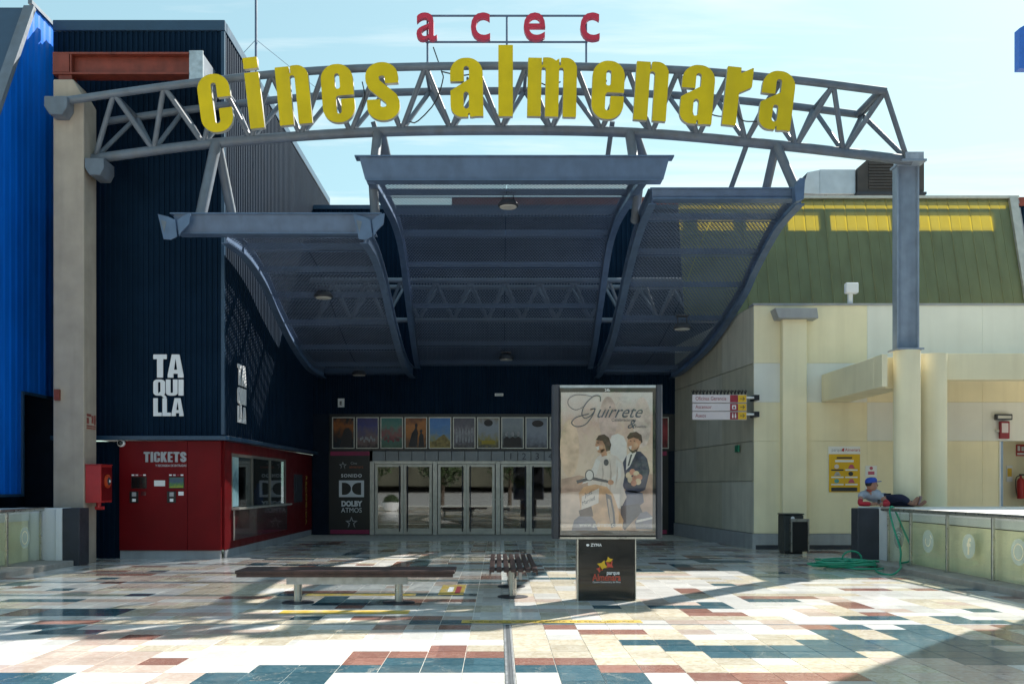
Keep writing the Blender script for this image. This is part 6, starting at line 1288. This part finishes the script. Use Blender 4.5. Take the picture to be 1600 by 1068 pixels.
skin('trousers', [[(pelvis, .125), (hip1, .10), (kn1, .078), ((7.74, 18.09, 1.145), .056)], [(pelvis, .125), (hip2, .10), (kn2, .075), ((7.93, 18.22, 1.10), .05)]], m_trouser, pe_)
# head, facing right, with nose, ear, eye, hair and cap
H0 = Vector((6.99, 18.0, 1.475)); hb = MB()
prof = [(0.02,-0.115),(0.055,-0.105),(0.075,-0.07),(0.088,-0.02),(0.092,0.03),(0.086,0.075),(0.06,0.105),(0.02,0.118)]
hb.lathe(prof, (0,0,0), 20); hv_ = []
for v in hb.v: hv_.append(Vector((v.x*1.12 + (0.012 if v.z < -0.05 else 0), v.y*0.86, v.z)) + H0)
hb.v = hv_; head = hb.build('head', m_skin, pe_, angle=80)
def blob(name, c, r3, mt, par): 
    b2 = MB(); b2.lathe([(0.02,-1),(0.5,-0.86),(0.86,-0.5),(1,0),(0.86,0.5),(0.5,0.86),(0.02,1)], (0,0,0), 14); b2.v = [Vector((v.x*r3[0], v.y*r3[1], v.z*r3[2])) + H0 + Vector(c) for v in b2.v]; return b2.build(name, mt, par, angle=80)
blob('nose', (0.108, -0.005, -0.012), (0.018, 0.014, 0.024), m_skin, head); blob('ear', (-0.012, -0.082, -0.005), (0.018, 0.01, 0.03), m_skin, head); blob('eye', (0.085, -0.045, 0.02), (0.010, 0.010, 0.007), m_hair, head); blob('mouth', (0.098, -0.02, -0.058), (0.012, 0.026, 0.006), m_maroon, head)
blob('hair', (-0.035, 0, 0.02), (0.078, 0.084, 0.078), m_hair, head)
cp = MB(); cp.lathe([(0.108,0.0),(0.110,0.03),(0.10,0.065),(0.07,0.092),(0.012,0.102)], (0,0,0), 24); cp.v = [Vector((v.x, v.y*0.88, v.z + v.x*0.10)) + H0 + Vector((-0.006, 0, 0.038)) for v in cp.v]; cap_ = cp.build('cap', m_bluecap, pe_, angle=60)
bm_ = MB(); bm_.prism([(0.07, -0.085)] + [(0.10 + 0.085*math.cos(R(t_)), 0.085*math.sin(R(t_))) for t_ in range(-80, 81, 20)] + [(0.07, 0.085)], 0.046, 0.056, 'Z'); bm_.v = [Vector((v.x, v.y, v.z + (v.x-0.07)*0.10)) + H0 for v in bm_.v]; bm_.build('peak', m_bluecap, cap_)
# hands with fingers, foot toes
def hand(wr, d, up, side):
    wr, d, up = Vector(wr), Vector(d).normalized(), Vector(up).normalized(); sd = d.cross(up)*side; ch = []
    palm = wr + d*0.06
    ch.append([(tuple(wr), .028), (tuple(palm), .032)])
    for k, ln in enumerate((0.062, 0.075, 0.070, 0.055)):
        b2 = palm + sd*(k - 1.5)*0.019; m2 = b2 + d*ln*0.55 - up*0.008; e2 = m2 + d*ln*0.4 - up*0.028; ch.append([(tuple(palm), .032), (tuple(b2), .012), (tuple(m2), .010), (tuple(e2), .008)])
    th = wr + d*0.02 - sd*0.035; ch.append([(tuple(wr), .028), (tuple(th), .013), (tuple(th + d*0.045 - sd*0.012), .009)])
    return skin('hand', ch, m_skin, pe_, 1)
hand(haL, (1, -0.05, -0.05), (0, -0.3, 1), 1); hand(haR, (-1, -0.1, 0.05), (0, -0.3, 1), -1)
hd_ph = MB().box(6.99, 7.035, 17.70, 17.712, 1.12, 1.20).build('phone', m_black_gloss, None); tag(hd_ph, 'small black phone held in the hands of the resting person', 'phone')
skin('foot', [[(an1, .042), ((7.86, 18.11, 1.11), .04), ((7.90, 18.12, 1.17), .038), ((7.93, 18.12, 1.235), .03)]] , m_skin, pe_)
MB().prism([(7.905, 1.11), (7.93, 1.10), (7.985, 1.25), (7.955, 1.265)], 18.07, 18.17, 'Y').build('sole', M('shoe_sole', (0.30, 0.20, 0.20), 0.7), pe_, bevel=0.006)

# ================================================================== BEHIND THE CAMERA (seen only mirrored in the doors)
hl = MB(); hp_ = []
for i in range(41):
    x = -260 + i*13; hp_.append((x, 18 + 14*math.sin(i*0.42) + 7*math.sin(i*1.1 + 1)))
hl.prism([(-260, -1)] + hp_ + [(260, -1)], -210, -160); hl.build('hills', m_soil, kind='structure')
m_leaf = M('leaves', (0.045, 0.075, 0.022), 0.6, var=0.5, scale=2); m_bark = M('bark', (0.10, 0.07, 0.05), 0.9)
for i, (x, y, h) in enumerate(((-9, -12, 6.5), (-4.2, -15, 5.4), (0.8, -13, 6.0), (5.2, -16, 5.6), (11, -13, 6.5))):
    t = thing('street_tree', (x, y, 0), 'leafy street tree mirrored in the entrance glass, number %s along the row' % ('one','two','three','four','five')[i], 'tree', 'street trees mirrored in the doors')
    MB().tube([(x, y, -0.2), (x + 0.05, y, h*0.3), (x, y + 0.05, h*0.55)], [0.16, 0.12, 0.07], 8).build('trunk', m_bark, t)
    b2 = MB(); rl = random.Random(i)
    for k in range(1500):
        u = Vector((rl.gauss(0,1), rl.gauss(0,1), rl.gauss(0,1))).normalized()*(rl.random()**0.4)
        c = Vector((x + u.x*2.0, y + u.y*2.0, h*0.62 + u.z*h*0.36)); a1_ = Vector((rl.gauss(0,1), rl.gauss(0,1), rl.gauss(0,1))).normalized()*0.16; a2_ = Vector((rl.gauss(0,1), rl.gauss(0,1), rl.gauss(0,1))).normalized()*0.10
        b2.add([c - a1_, c + a2_, c + a1_, c - a2_], [(0,1,2,3)])
    b2.build('crown', m_leaf, t, smooth=False)
pt = thing('planter_bowl', (-6.0, 3.0, 0), 'white bowl planter with a clipped bush mirrored in the entrance door', 'planter')
MB().lathe([(0.25,0),(0.36,0.06),(0.52,0.36),(0.55,0.5),(0.5,0.5),(0.45,0.42)], (-6.0, 3.0, 0), 28).build('bowl', m_white, pt)
b2 = MB(); rl = random.Random(9)
for k in range(900):
    u = Vector((rl.gauss(0,1), rl.gauss(0,1), abs(rl.gauss(0,1)))).normalized()*(0.75 + 0.25*rl.random())*0.45; c = Vector((-6.0, 3.0, 0.48)) + u; a1_ = Vector((rl.gauss(0,1), rl.gauss(0,1), rl.gauss(0,1))).normalized()*0.05; a2_ = Vector((rl.gauss(0,1), rl.gauss(0,1), rl.gauss(0,1))).normalized()*0.03
    b2.add([c - a1_, c + a2_, c + a1_, c - a2_], [(0,1,2,3)])
b2.build('bush', m_leaf, pt, smooth=False)

# ================================================================== lettering becomes plain meshes
bpy.context.view_layer.update(); dg = bpy.context.evaluated_depsgraph_get(); cache = {}
for o in [o for o in COL.objects if o.type in ('CURVE', 'FONT')]:
    key = o.data.name
    if key not in cache:
        me = bpy.data.meshes.new_from_object(o.evaluated_get(dg)); me.name = 'lettering'
        if not me.materials: me.materials.append(o.data.materials[0])
        cache[key] = me
    nm = o.name; o.name = 'old_' + nm
    n = bpy.data.objects.new(nm.split('.')[0], cache[key]); COL.objects.link(n)
    n.parent = o.parent; n.location = o.location; n.rotation_euler = o.rotation_euler; n.scale = o.scale
    if 'kind' in o: n['kind'] = o['kind']
    for ch in list(o.children): ch.parent = n
    bpy.data.objects.remove(o)
